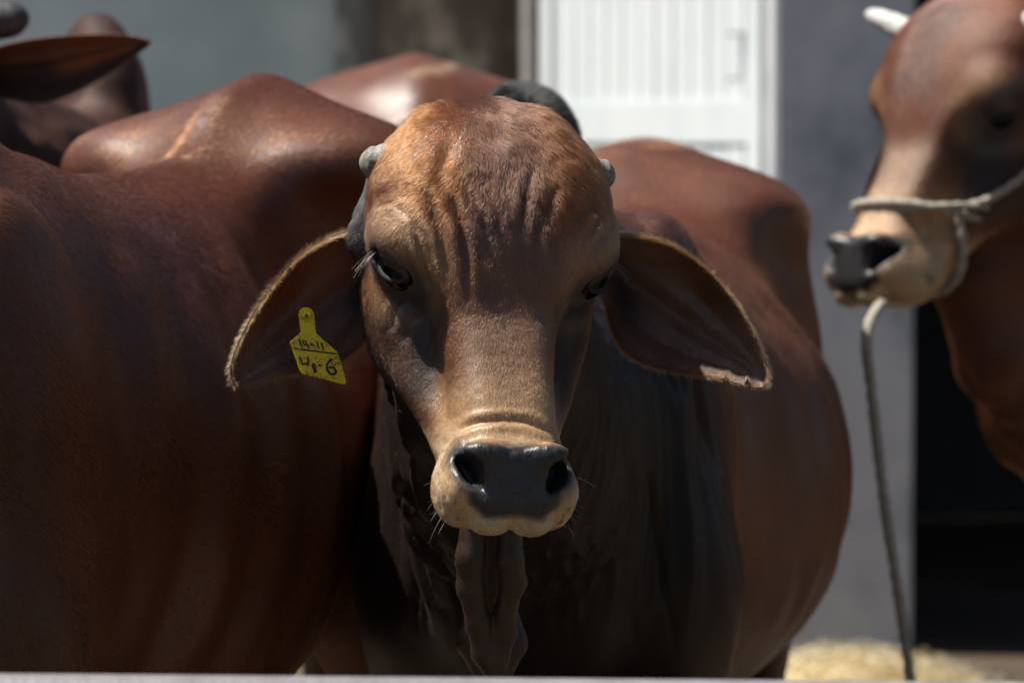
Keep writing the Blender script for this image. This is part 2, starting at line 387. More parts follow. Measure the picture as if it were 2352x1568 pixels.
# ------------------------------------------------------------------ coat colours
RUF, TAN, DARK = np.array([.125, .041, .0155]), np.array([.40, .235, .112]), np.array([.013, .0092, .0078])
PALE, SKIN = np.array([.50, .335, .185]), np.array([.030, .029, .032])
def mixc(c, k, w): return c*(1-w[:, None])+np.asarray(k)[None]*w[:, None]
def bump2(v, c, r): return np.exp(-((v-c)/r)**2)
def head_colour(P, ruf=RUF, tanw=1.0):
    """P in head coordinates -> colour, wetness, fur length"""
    x, y, z = P.T; s = np.abs(x); n = fbm(P, 60, 3); n2 = fbm(P+3.1, 18, 3)
    c = np.tile(ruf, (len(P), 1)).astype(float)
    c = mixc(c, (.082, .038, .026), sstep(.06, .02, s)*sstep(-.01, .05, z)*.8)              # forehead stripe
    c = mixc(c, (.165, .082, .043), sstep(.07, .03, s)*sstep(-.02, -.06, z))                 # nose bridge
    c = mixc(c, (.030, .020, .016), sstep(.050, .066, s)*sstep(-.025, -.055, z)*sstep(-.175, -.125, z)*np.clip(.75+.8*(n2-.35), 0, 1))   # dark cheek coat, deepened to paint shade into the hollows
    d = np.linalg.norm((np.stack([s, y, z], 1)-EYE)*[1, .8, 1], axis=1)
    c = mixc(c, TAN*.85, bump2(d, .048, .016)*.45*tanw*sstep(-.09, -.02, z+.0*s))
    c = mixc(c, TAN, (.55*sstep(-.085, -.145, z+.03*(n2-.5))+.45*sstep(-.11, -.165, z+.03*(n2-.5)))*sstep(.075, .05, s+.25*np.minimum(0, z+.15)))                 # muzzle
    c = mixc(c, PALE, sstep(-.172, -.188, z)*.8)
    c = mixc(c, (.50, .40, .23), sstep(-.248, -.255, z)*sstep(.048, .038, s)*.8)
    ey = np.stack([s, y, z], 1)-EYE; eo, et, eu = ey@E_out, ey@E_t, ey@E_up
    lid = np.exp(-((et-.012)/.047)**4-((eu+.006)/.029)**4)*sstep(-.034, -.012, eo)
    c = mixc(c, SKIN*1.6, np.clip(lid*1.1, 0, 1)*.93)
    c = mixc(c, (.030, .025, .024), np.clip(1.1*np.exp(-((et-.016)/.034)**2-((eu+.026)/.020)**2), 0, .85)*sstep(-.045, -.02, eo))
    pw = .0535-.22*np.clip(-.205-z, 0, .05)-.012*sstep(-.235, -.25, z)
    padm = sstep(.006, -.004, s-pw)*sstep(-.170, -.180, z+.006*(n-.5))*sstep(-.256, -.247, z+.004*(n2-.5)-.002*np.cos(s*90))*sstep(-.115, -.135, y)
    nos = np.exp(-(((s-.050)/.0165)**2+((z+.200)/.026)**2)**2)*sstep(-.10, -.13, y)
    padm = np.maximum(padm, np.clip(nos*1.2, 0, 1))
    c = mixc(c, SKIN, padm)
    c = mixc(c, (.030, .027, .027), sstep(.112, .126, s)*sstep(.035, .055, y)*sstep(-.02, .01, z)*sstep(.12, .09, z))
    pit = sstep(.78, .86, vnoise(P*[1, .5, 1]+11, 150))*sstep(-.165, -.18, z)*sstep(-.28, -.262, z); c = mixc(c, (.06, .045, .035), pit*.75*(1-padm))
    c *= (.82+.36*n)[:, None]
    wet = np.maximum(padm*.8*sstep(.052, .040, s), lid*.6)
    ln = .0046+.0045*sstep(.02, .09, z)*sstep(.13, .06, s)+.002*sstep(.04, .09, z)
    ln = ln*(1-.42*sstep(-.12, -.19, z))*(1-.6*lid); ln[padm > .25] = 0; ln[lid > .85] = 0
    ln = np.where((s < .055) & (z < -.24) & (z > -.29), ln*.8, ln)
    return c, wet, ln
def body_colour(P, ruf, dark_neck=1.0):
    x, y, z = P.T; n = fbm(P, 9, 4); n2 = fbm(P*[1, 1, .3]+5, 26, 3)
    c = np.tile(ruf, (len(P), 1)).astype(float)
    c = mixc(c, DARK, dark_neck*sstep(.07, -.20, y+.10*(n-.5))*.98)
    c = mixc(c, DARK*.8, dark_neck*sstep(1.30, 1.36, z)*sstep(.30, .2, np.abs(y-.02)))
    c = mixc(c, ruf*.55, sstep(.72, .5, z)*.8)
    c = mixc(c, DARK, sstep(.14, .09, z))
    return c*(.78+.44*n[:, None])*(.88+.24*n2[:, None])

# ------------------------------------------------------------------ parts of a cow that are not the body: ears, horns, eyes, lids, lashes
def resample(poly, n):
    p = np.array(poly, float)
    for _ in range(2):       # Chaikin rounding
        q = np.empty((2*len(p), p.shape[1])); q[0::2] = p; q[1::2] = p
        q = np.concatenate([[p[0]], np.stack([.75*p[:-1]+.25*p[1:], .25*p[:-1]+.75*p[1:]], 1).reshape(-1, p.shape[1]), [p[-1]]]); p = q
    d = np.concatenate([[0], np.cumsum(np.linalg.norm(np.diff(p, axis=0), axis=1))]); t = np.linspace(0, d[-1], n)
    return np.stack([np.interp(t, d, p[:, k]) for k in range(p.shape[1])], 1)
def ear_sheet(upper, lower, M_to_head, d0=4.075, tip_d=4.03, cup=.045, nt_=64, ns=44, ridges=0.0, nicks=()):
    """ear between its upper and lower edge (reference pixels): front sheet, back sheet and rim, in head coordinates"""
    U, L = resample(upper, nt_), resample(lower, nt_)
    t = np.linspace(0, 1, nt_)[:, None]; s = np.linspace(0, 1, ns)[None]
    X = U[:, None, :]*(1-s[..., None])+L[:, None, :]*s[..., None]
    prof = np.sin(np.pi*np.clip(s, 0, 1))**.75
    dep = d0+(tip_d-d0)*t+cup*prof*(1-t)**.55*sstep(-.05, .12, t)+.010*prof*t*(1-t)*4
    dep = dep-.012*np.exp(-((s-.02)/.10)**2)*np.sin(np.pi*t)                   # upper rim rolls forward
    dep = dep+ridges*np.sin(s*23+t*5+1.5*np.sin(t*6))*np.sin(np.pi*s)*np.sin(np.pi*np.clip(t*1.05, 0, 1))**.8
    dep = dep+.05*sstep(.10, 0, t)                                             # root goes back into the head
    X, dep = X.reshape(-1, 2), np.broadcast_to(dep, (nt_, ns)).reshape(-1)
    for (nx_, ny_, w, h) in nicks:
        k = np.exp(-((X[:, 0]-nx_)/w)**2)*sstep(ny_-40, ny_+5, X[:, 1]); X[:, 1] -= k*h
    F = np.array([px(a, b, c) for (a, b), c in zip(X, dep)])
    A = np.array(M_to_head); toh = lambda P: P@A[:3, :3].T+A[:3, 3]
    F = toh(F)
    id_ = np.arange(nt_*ns).reshape(nt_, ns)
    q = np.stack([id_[:-1, :-1], id_[:-1, 1:], id_[1:, 1:], id_[1:, :-1]], -1).reshape(-1, 4)
    nf = vnormals(F, q); cdir = toh(np.array([px(900, 700, 2.0)]))[0]-F.mean(0)
    if (nf@cdir).mean() < 0: q = q[:, ::-1]; nf = -nf
    rim = np.minimum(np.sin(np.pi*np.broadcast_to(s, (nt_, ns))), 1); tt = np.broadcast_to(t, (nt_, ns))
    th = (.0012+.0042*np.clip(np.minimum(rim*2.0, (1-tt)*6), 0, 1)).reshape(-1)
    Bk = F-nf*th[:, None]
    V = np.concatenate([F, Bk]); n = nt_*ns
    qb = q[:, ::-1]+n
    ring = np.concatenate([id_[:, 0], id_[-1, 1:], id_[::-1, -1][1:], id_[0, ::-1][1:]])
    r = np.stack([ring[:-1], ring[1:], ring[1:]+n, ring[:-1]+n], 1)
    Qa = np.concatenate([q, qb, r]); 
    edge = (np.minimum(np.minimum(np.broadcast_to(s, (nt_, ns)), 1-np.broadcast_to(s, (nt_, ns)))*4, (1-tt)*3)).reshape(-1)
    return V, Qa, dict(edge=np.concatenate([edge, edge]), front=np.concatenate([np.ones(n), np.zeros(n)]), t=np.tile(tt.reshape(-1), 2), s=np.tile(np.broadcast_to(s, (nt_, ns)).reshape(-1), 2))
def ear_colour(I, P):
    n = fbm(P, 45, 3); e = I['edge']
    c = np.tile([.135, .078, .056], (len(P), 1)).astype(float)
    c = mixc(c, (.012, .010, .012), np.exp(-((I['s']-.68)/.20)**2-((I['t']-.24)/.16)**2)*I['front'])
    c = mixc(c, (.16, .108, .08), sstep(.4, .8, I['t'])*I['front']*.6)
    c = mixc(c, (.16, .075, .040), (1-I['front']))
    c = mixc(c, (.13, .062, .032), sstep(.16, .0, e))
    return c*(.7+.6*n[:, None])
def sweep(path, radii, seg=14, squash=None, cap_ends=True):
    path = np.array(path, float); n = len(path); T = np.gradient(path, axis=0); T /= np.linalg.norm(T, axis=1)[:, None]
    up = np.array([0, 0, 1.]) if abs(T[0, 2]) < .9 else np.array([1., 0, 0]); V = []
    for i in range(n):
        a = np.cross(T[i], up); a /= np.linalg.norm(a); b = np.cross(a, T[i]); up = b
        for k in range(seg):
            w = 2*math.pi*k/seg; sa, sb = squash if squash else (1, 1)
            V.append(path[i]+radii[i]*(a*math.cos(w)*sa+b*math.sin(w)*sb))
    Q = [(i*seg+k, i*seg+(k+1) % seg, (i+1)*seg+(k+1) % seg, (i+1)*seg+k) for i in range(n-1) for k in range(seg)]
    if cap_ends:
        for i, fl in ((0, False), (n-1, True)):
            c = len(V); V.append(path[i])
            for k in range(0, seg, 2):
                a, b, d = i*seg+k, i*seg+(k+1) % seg, i*seg+(k+2) % seg
                Q.append((c, d, b, a) if not fl else (c, a, b, d))
    return np.array(V), np.array(Q)
def horn_mesh(base, axis, length, r0, r1, bend=(0, 0, 0), n=26, rough=.0015, seg=28):
    axis = nrm(axis); P, R = [], []
    for i in range(n):
        t = i/(n-1); P.append(np.array(base)+axis*length*t+np.array(bend)*t*t)
        r = r0+(r1-r0)*t
        if t > .72: r *= math.sqrt(max(0.02, 1-((t-.72)/.28)**2))
        R.append(r)
    V, Q = sweep(P, R, seg)
    d = fbm(V*[1, 1, 1], 160, 3)-.5; ring = np.sin(((V-np.array(base))@axis)*520+6*fbm(V, 40, 2))
    c = V-np.array(base); c -= np.outer(c@axis, axis)
    V = V+c/np.maximum(np.linalg.norm(c, axis=1), 1e-6)[:, None]*(d*rough*2.2+ring*rough*.35)[:, None]
    return V, Q
def horn_material(name, c1, c2):
    m, t, p = mat(name); tc = N(t, 'ShaderNodeTexCoord')
    n = N(t, 'ShaderNodeTexNoise', in_Scale=60.0, in_Detail=6.0); t.links.new(tc.outputs['Object'], n.inputs['Vector'])
    r = ramp(t, n.outputs['Fac'], [(.3, c1), (.65, c2)])
    v = N(t, 'ShaderNodeTexVoronoi', feature='DISTANCE_TO_EDGE', in_Scale=34.0); mpv = N(t, 'ShaderNodeMapping'); mpv.inputs['Scale'].default_value = (1.6, 1, .55); nv = N(t, 'ShaderNodeTexNoise', in_Scale=90.0); t.links.new(tc.outputs['Object'], nv.inputs['Vector']); mv = N(t, 'ShaderNodeMix', data_type='RGBA', blend_type='ADD'); mv.inputs[0].default_value = .03; t.links.new(tc.outputs['Object'], mpv.inputs[0]); t.links.new(mpv.outputs[0], mv.inputs[6]); t.links.new(nv.outputs['Color'], mv.inputs[7]); t.links.new(mv.outputs[2], v.inputs['Vector'])
    rv = ramp(t, v.outputs['Distance'], [(.0, (.2, .19, .18)), (.035, (1, 1, 1))])
    mx = N(t, 'ShaderNodeMix', data_type='RGBA', blend_type='MULTIPLY'); mx.inputs[0].default_value = .85
    t.links.new(r.outputs[0], mx.inputs[6]); t.links.new(rv.outputs[0], mx.inputs[7]); t.links.new(mx.outputs[2], p.inputs['Base Color'])
    b = N(t, 'ShaderNodeBump', in_Strength=.6, in_Distance=.002); t.links.new(v.outputs['Distance'], b.inputs['Height']); t.links.new(b.outputs[0], p.inputs['Normal'])
    p.inputs['Roughness'].default_value = .6
    return m
HORN = horn_material('horn_grey', (.17, .155, .13), (.33, .31, .27))
def eye_material():
    m, t, p = mat('eyeball'); p.inputs['Base Color'].default_value = (.004, .0035, .004, 1)
    p.inputs['Roughness'].default_value = .10; p.inputs['Specular IOR Level'].default_value = .18
    return m
EYEM = eye_material()
LIDM = noise_mat('eyelid_skin', (.016, .015, .016), (.042, .038, .038), 180, .45, bump=.3, bscale=500, spec=.5)
LIDK = noise_mat('eyelid_rim', (.006, .006, .007), (.014, .013, .014), 200, .65, bump=.2, bscale=500, spec=.5)
def uv_sphere(c, r, nu=28, nv=18):
    V, Q = [], []
    for j in range(nv+1):
        th = math.pi*(j/nv*.996+.002)
        for i in range(nu):
            ph = 2*math.pi*i/nu; V.append((c[0]+r*math.sin(th)*math.cos(ph), c[1]+r*math.sin(th)*math.sin(ph), c[2]+r*math.cos(th)))
    for j in range(nv):
        for i in range(nu): Q.append((j*nu+i, (j+1)*nu+i, (j+1)*nu+(i+1) % nu, j*nu+(i+1) % nu))
    return np.array(V), np.array(Q)
def lid_mesh(up):
    """a fold of skin along the rim of the eye"""
    n = 25; P = []; R = []
    for k in range(n):
        f_ = k/(n-1); ph = math.pi*f_; ht = .15 if up else -.40
        v = E_out*.74+E_t*(1.10*math.cos(ph)+.08)+E_up*ht*math.sin(ph)
        rr = (.0062*(.50+.50*sstep(.25, .6, f_)) if up else .0012)*math.sin(ph)**.5; P.append(EYE+nrm(v)*(EYE_R+(.0022 if up else -.0002))+E_up*(.0040 if up else -.001)*math.sin(ph)); R.append(rr+.0016)
    return sweep(P, R, 12, squash=(1.0, 1.5) if up else (1, 1.2))
def mirror_x(V, Q): return V*np.array([-1, 1, 1]), np.asarray(Q)[:, ::-1]
def curves_obj(name, roots, pts, rad, col, material, parent):
    """pts: (n, k, 3) strands"""
    n, k, _ = pts.shape
    cu = bpy.data.hair_curves.new(name); cu.add_curves([k]*n)
    cu.attributes['position'].data.foreach_set('vector', pts.astype(np.float32).ravel())
    ra = cu.attributes.get('radius') or cu.attributes.new('radius', 'FLOAT', 'POINT')
    ra.data.foreach_set('value', rad.astype(np.float32).ravel())
    ca = cu.attributes.new('coat', 'FLOAT_COLOR', 'CURVE'); ca.data.foreach_set('color', np.concatenate([col, np.ones((n, 1))], 1).astype(np.float32).ravel())
    cu.materials.append(material)
    o = bpy.data.objects.new(name, cu); COL.objects.link(o)
    if parent: o.parent = parent
    return o
def hair_material(name, rough=.42, radial=.6):
    m = bpy.data.materials.new(name); m.use_nodes = True; t = m.node_tree; t.nodes.remove(t.nodes['Principled BSDF'])
    at = N(t, 'ShaderNodeAttribute', attribute_name='coat')
    h = N(t, 'ShaderNodeBsdfHairPrincipled', model='CHIANG', parametrization='COLOR')
    t.links.new(at.outputs['Color'], h.inputs['Color']); h.inputs['Roughness'].default_value = rough; h.inputs['Radial Roughness'].default_value = radial
    h.inputs['Coat'].default_value = 0.0; h.inputs['Random Roughness'].default_value = .2
    t.links.new(h.outputs[0], t.nodes['Material Output'].inputs[0])
    return m
FUR = hair_material('fur', .30, .55)
def sample_surface(V, Q, n, weight, rng):
    """points on quads with probability area * weight(vertex)"""
    T = np.concatenate([Q[:, [0, 1, 2]], Q[:, [0, 2, 3]]])
    cr = np.cross(V[T[:, 1]]-V[T[:, 0]], V[T[:, 2]]-V[T[:, 0]]); ar = np.linalg.norm(cr, axis=1)*.5*weight[T].mean(1)
    cs = np.cumsum(ar); k = np.searchsorted(cs, rng.random(n)*cs[-1]); k = np.clip(k, 0, len(T)-1)
    a, b = rng.random(n), rng.random(n); m = a+b > 1; a[m], b[m] = 1-a[m], 1-b[m]
    return T[k], np.stack([1-a-b, a, b], 1)
def strands(P, Nn, comb, length, lift, rng, k=4, jitter=.35, curl=.25):
    """combed strands: lie along comb, lifted off the surface by lift"""
    C = comb-(comb*Nn).sum(1)[:, None]*Nn; C += rng.normal(0, jitter, C.shape)*np.maximum(np.linalg.norm(C, axis=1), .2)[:, None]
    C -= (C*Nn).sum(1)[:, None]*Nn; C /= np.maximum(np.linalg.norm(C, axis=1), 1e-6)[:, None]
    lf = (lift*(1+rng.normal(0, .35, len(P))))[:, None]
    out = [P-Nn*.0006]
    for i in range(1, k):
        t = i/(k-1); out.append(P+length[:, None]*(C*t*np.cos(lf)+Nn*np.sin(lf)*(t-curl*t*t)))
    return np.stack(out, 1)

# ------------------------------------------------------------------ the cow in front
YAW_A = RAD(-8.5)
M_BODY = cow_matrix((.055, .80, 0), YAW_A)
M_HEAD = head_matrix(px(1131, 628, 4.0), RAD(11.5), 0, RAD(2.6))
L_HEAD = M_BODY.inverted() @ M_HEAD
def loc_px(x, y, d, M=M_BODY): return tuple(M.inverted() @ px(x, y, d))
hb = tuple(L_HEAD @ Vector((0, .10, -.03)))
def chain(pts): return [(loc_px(*p[:3]), loc_px(*q[:3]), p[3], q[3], 1) for p, q in zip(pts[:-1], pts[1:])]
folds = chain([(1092, 1190, 4.00, .0150), (1082, 1280, 4.00, .0155), (1083, 1350, 4.01, .0145), (1099, 1430, 4.02, .0125), (1112, 1500, 4.03, .0125), (1132, 1545, 4.04, .0100)]) + \
        chain([(1171, 1190, 4.00, .0130), (1171, 1285, 4.00, .0140), (1178, 1335, 4.01, .0135), (1162, 1400, 4.02, .0110), (1159, 1450, 4.03, .0125), (1146, 1525, 4.04, .0100)]) + \
        chain([(1092, 1410, 4.10, .0120), (1086, 1475, 4.09, .0165), (1108, 1540, 4.09, .0120)]) + chain([(1172, 1420, 4.10, .0110), (1180, 1475, 4.10, .0145), (1160, 1535, 4.10, .0110)]) + \
        chain([(1130, 1170, 4.08, .024), (1130, 1420, 4.10, .018), (1130, 1500, 4.12, .012)])
MAIN = dict(neck_mid=(hb[0]*.6, -.40, 1.00), belly=1.0, hump=1.0, hump_x=-.062, folds=folds, fold_k=.008, fine=True)
field = body_field_maker(np.array(L_HEAD.inverted()), hb, MAIN)
hc = L_HEAD.translation
gx = grid((-.46, hc.x-.17, .016), (hc.x-.17, hc.x+.17, .0030), (hc.x+.17, .46, .016))
gy = grid((hc.y-.21, hc.y+.12, .0030), (hc.y+.12, .1, .008), (.1, 1.42, .022))
gz = grid((-.03, .75, .03), (.75, hc.z-.285, .008), (hc.z-.285, hc.z+.205, .0030), (hc.z+.205, 1.52, .008))
V, Q = implicit_mesh(field, gx, gy, gz)
# wrinkles (reference pixels, depth mm, half width px), pressed into the skin of the face
Wd = apply(M_BODY, V); uvd = to_px(Wd); Hc = apply(L_HEAD.inverted(), V); Nv = vnormals(V, Q)
Nw = Nv@np.array(M_BODY)[:3, :3].T; facing = sstep(.05, .4, -Nw[:, 1])
on_head = sstep(.22, .16, Hc[:, 1])*(np.abs(Hc[:, 0]) < .16)*(Hc[:, 2] > -.3)*(Hc[:, 2] < .21)
disp = np.zeros(len(V))
WR = [([(1040, 440), (1060, 505), (1070, 590), (1073, 680)], 3.2, 9), ([(985, 430), (999, 478), (1012, 522), (1019, 590), (1025, 640)], 2.8, 10),
      ([(1075, 420), (1087, 447), (1107, 488), (1121, 540)], 2.6, 9), ([(1115, 420), (1128, 454), (1141, 481), (1152, 520)], 2.4, 9),
      ([(1225, 380), (1216, 403), (1203, 471), (1199, 520)], 2.4, 10), ([(1275, 420), (1264, 454), (1254, 500)], 2.2, 11), ([(1236, 510), (1233, 540), (1230, 640)], 2.0, 10),
      ([(950, 500), (960, 535), (972, 590), (985, 640), (1003, 690)], 3.0, 8), ([(968, 515), (980, 545), (994, 600), (1012, 650)], 2.4, 7),
      ([(868, 478), (880, 468), (900, 466), (926, 484), (940, 505)], .7, 7), ([(1403, 515), (1370, 560), (1350, 600), (1339, 645)], 1.8, 9), ([(1385, 500), (1345, 545), (1322, 600)], 1.5, 9),
      ([(1045, 990), (1095, 969), (1150, 963), (1210, 967), (1262, 990)], 2.6, 8), ([(915, 690), (905, 730), (900, 760)], 2.0, 9), ([(960, 720), (935, 745), (925, 790)], 2.0, 10),
      ([(1130, 260), (1128, 330), (1120, 420)], 1.6, 22), ([(1050, 300), (1030, 350), (1010, 420)], 1.5, 14)]
for poly, dep_, w in WR:
    d, t = seg_dist(uvd[:, :2], poly); e = np.clip(np.minimum(t, 1-t)*5+.15, 0, 1)
    disp += (-np.exp(-(d/w)**2)+.55*np.exp(-((d-2.1*w)/(1.1*w))**2))*dep_*1e-3*e*facing*on_head
disp += (fbm(Hc, 32, 3)-.5)*.006*sstep(-.12, .05, Hc[:, 2])*on_head+(fbm(Hc*[1, .6, 1], 150, 2)-.5)*.0011*on_head
# nose pad and muzzle pits
pm = sstep(-.17, -.18, Hc[:, 2])*on_head*(Hc[:, 1] < -.10)
disp += pm*(.5-np.abs(fbm(Hc*[1, 1, .5], 190, 2)-.5)*2.5)*.0016
# skin folds of the neck
dew = sstep(30, 4, np.abs(uvd[:, 0]-1130)-72)*sstep(1170, 1210, uvd[:, 1])*sstep(4.15, 4.10, uvd[:, 2])*sstep(3.90, 3.95, uvd[:, 2])
nk = sstep(-.02, -.22, V[:, 1])*(1-on_head)*sstep(.7, .85, V[:, 2])*(1-dew)
fq = V*np.array([1, 1.15, .10])+np.stack([.12*(V[:, 2]-1), .22*(V[:, 2]-1)*np.sign(V[:, 0]), 0*V[:, 2]], 1)
rg = 1-np.abs(2*vnoise(V*np.array([1, .8, .05]), 15)-1); rg2 = 1-np.abs(2*vnoise(V*np.array([1, .8, .04])+9, 60)-1)
fv = V*np.array([1, .8, .035])+np.stack([.10*(V[:, 2]-1), .16*(V[:, 2]-1), 0*V[:, 2]], 1)*np.sign(V[:, :1]-hc.x)
cr1 = np.exp(-((vnoise(fv+2, 13)-.5)/.05)**2)+.8*np.exp(-((vnoise(fv+6, 24)-.5)/.07)**2)
disp += nk*((rg-.6)*.020+(rg2-.5)*.005-cr1*.012*sstep(.05, .12, np.abs(V[:, 0]-hc.x)))
fl = sstep(-.1, .1, V[:, 1])*sstep(1.28, 1.1, V[:, 2])*sstep(.55, .7, V[:, 2])*(1-on_head); disp += fl*(fbm(V*[1, 1, .16]+4, 13, 3)-.5)*.022
rib = sstep(.15, .35, V[:, 1])*sstep(.95, .7, V[:, 1])*sstep(.6, .8, V[:, 2])*sstep(1.22, 1.1, V[:, 2])
disp += rib*np.sin(V[:, 1]*52+V[:, 2]*7)*.0022
V = V+Nv*disp[:, None]
# colours
hcol, wet, hlen = head_colour(Hc)
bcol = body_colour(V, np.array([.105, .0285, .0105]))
wgt = on_head*sstep(.16, .05, Hc[:, 1]+.6*np.maximum(0, -Hc[:, 2]-.06))
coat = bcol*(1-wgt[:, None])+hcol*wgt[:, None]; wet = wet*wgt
coat = mixc(coat, (.040, .023, .015), dew)
L_px = M_HEAD.inverted()
earL = ear_sheet([(905, 560), (858, 545), (805, 529), (742, 553), (690, 588), (640, 640), (590, 708), (555, 772), (533, 825), (529, 860), (541, 884)],
                 [(905, 650), (872, 690), (862, 735), (835, 785), (793, 825), (742, 848), (690, 853), (640, 863), (600, 879), (568, 889), (548, 886)], L_px, ridges=.0022)
earR = ear_sheet([(1370, 560), (1420, 535), (1470, 541), (1515, 552), (1562, 572), (1625, 620), (1685, 690), (1722, 750), (1748, 803), (1766, 852), (1763, 880)],
                 [(1370, 650), (1396, 700), (1402, 752), (1432, 806), (1480, 838), (1560, 856), (1640, 864), (1690, 878), (1725, 888), (1748, 890)], L_px, ridges=.0042,
                 nicks=((1716, 888, 4, 22), (1668, 872, 5, 10)))
VB, QB, CB, WB = [V], [Q], [coat], [wet]; off = len(V); ears_l = []
for E in (earL, earR):
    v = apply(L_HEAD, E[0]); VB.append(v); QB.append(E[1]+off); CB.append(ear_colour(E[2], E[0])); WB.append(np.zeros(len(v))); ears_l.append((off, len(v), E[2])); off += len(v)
VA, QA, CA, WA = np.concatenate(VB), np.concatenate(QB), np.concatenate(CB), np.concatenate(WB)
cow = empty('cow', M_BODY.translation, YAW_A)
body = mesh_obj('body', VA, QA, COAT, cow, col=CA, extra=dict(wet=WA, thin=np.where(np.arange(len(VA)) < len(V), 0, .16)))
print('main cow', len(VA), len(QA), len(gx)*len(gy)*len(gz))
def head_parts(root, L, horns, scale=1.0, hm=HORN):
    for sgn in (1, -1):
        def put(nm, V, Q, m):
            if sgn < 0: V, Q = mirror_x(V, Q)
            return mesh_obj(nm, apply(L, V*scale), Q, m, root)
        if horns.get(sgn): put('horn', *horn_mesh(**horns[sgn]), hm)
        v, q = uv_sphere(EYE, EYE_R); put('eyeball', v, q[:, ::-1] if False else q, EYEM)
        put('eyelid', *lid_mesh(True), LIDM); put('eyelid', *lid_mesh(False), LIDK)
stub = dict(base=(.098, .045, .112), axis=(.86, .16, .02), length=.042, r0=.025, r1=.014)
head_parts(cow, L_HEAD, {1: stub, -1: stub})

# fur of the cow in front
rng = np.random.default_rng(3)
NA = vnormals(VA, QA); HcA = apply(L_HEAD.inverted(), VA); WdA = apply(M_BODY, VA); NwA = NA@np.array(M_BODY)[:3, :3].T
n0 = len(V); ln = np.zeros(len(VA)); ln[:n0] = hlen*wgt+(1-wgt)*(.0065*(1-.5*dew)+.012*sstep(1.32, 1.37, V[:, 2]))
den = np.zeros(len(VA)); front = sstep(.35, -.1, NwA[:, 1])
den[:n0] = np.where(wgt > .4, 1.0, .16+.10*sstep(.25, -.25, V[:, 1]))*sstep(.72, .82, V[:, 2])*(.15+.85*front[:n0])
den[:n0] *= 1+1.6*wgt*sstep(-.15, -.18, Hc[:, 2])
den[:n0] += .8*sstep(1.32, 1.36, V[:, 2])*sstep(.3, .2, np.abs(V[:, 1]-.05))*(wgt < .1)
den[:n0] *= np.where((wgt < .3) & (coat.mean(1) < .02) & (V[:, 2] < 1.32), .4, 1)
den[:n0][(hlen*wgt+(1-wgt)*.01) < .0012] = 0
for o_, n_, I in ears_l:
    e = I['edge']; ln[o_:o_+n_] = .006+.0025*sstep(.15, .0, e)+.006*np.exp(-((I['s']-.12)/.12)**2)*I['front']*sstep(.9, .3, I['t'])
    den[o_:o_+n_] = 1.0+2.2*sstep(.10, .01, e); den[o_:o_+n_] *= (.5+.5*I['front'])*(1-.75*sstep(.75, .95, I['t'])*(I['s'] > .5))
NF = 520000
T, Bc = sample_surface(VA, QA, NF, den, rng)
Pp = (VA[T]*Bc[..., None]).sum(1); Pn = (NA[T]*Bc[..., None]).sum(1); Pn /= np.linalg.norm(Pn, axis=1)[:, None]
Pl = (ln[T]*Bc).sum(1)*rng.uniform(.6, 1.25, NF); Pc = (CA[T]*Bc[..., None]).sum(1)
Ph = apply(L_HEAD.inverted(), Pp); RL = np.array(L_HEAD)[:3, :3]
comb_h = np.stack([np.sign(Ph[:, 0])*(.15+.9*sstep(.02, .10, np.abs(Ph[:, 0]))*sstep(-.03, .05, Ph[:, 2])), 0*Ph[:, 0], -np.ones(NF)], 1)+(np.stack([fbm(Ph, 30, 2), fbm(Ph+7, 30, 2), fbm(Ph+3, 30, 2)], 1)-.5)*1.6
comb = comb_h@RL.T
bodyp = (T[:, 0] < n0) & ((wgt[np.minimum(T[:, 0], n0-1)] < .3)); comb[bodyp] = np.array([0, .35, -1])
lift = np.full(NF, .24); lift[bodyp] = .14; lift[bodyp & (Pp[:, 2] > 1.33)] = .7
for o_, n_, I in ears_l:
    m = (T[:, 0] >= o_) & (T[:, 0] < o_+n_); c = Pp[m]-VA[o_:o_+n_].mean(0); comb[m] = c/np.linalg.norm(c, axis=1)[:, None]+[0, 0, -.25]
    eg = np.concatenate([I['edge']])[T[m, 0]-o_]; lift[m] = .30+.25*sstep(.2, 0, eg)
    rimw = sstep(.07, .0, eg); Pc[m] = mixc(Pc[m], (.30, .14, .06), rimw*.85)
Pc = Pc*(rng.uniform(.7, 1.4, NF))[:, None]
Pc[bodyp] *= np.where(Pc[bodyp].mean(1) < .03, .25, .8)[:, None]; lum = Pc.mean(1, keepdims=True); Pc = np.clip(lum+(Pc-lum)*1.12, 0.003, .9)
keep = Pl > .001
pts = strands(Pp, Pn, comb, Pl, lift, rng)[keep]
rad = np.repeat((np.clip(Pl[keep]*.016, .00005, .00012))[:, None], 4, 1)*np.array([1, .9, .65, .2])
tag(curves_obj('fur', None, pts, rad, Pc[keep], FUR, cow), kind='stuff')
tag(cow, 'brown zebu cow facing the camera with drooping ears and stub horns', 'cow')
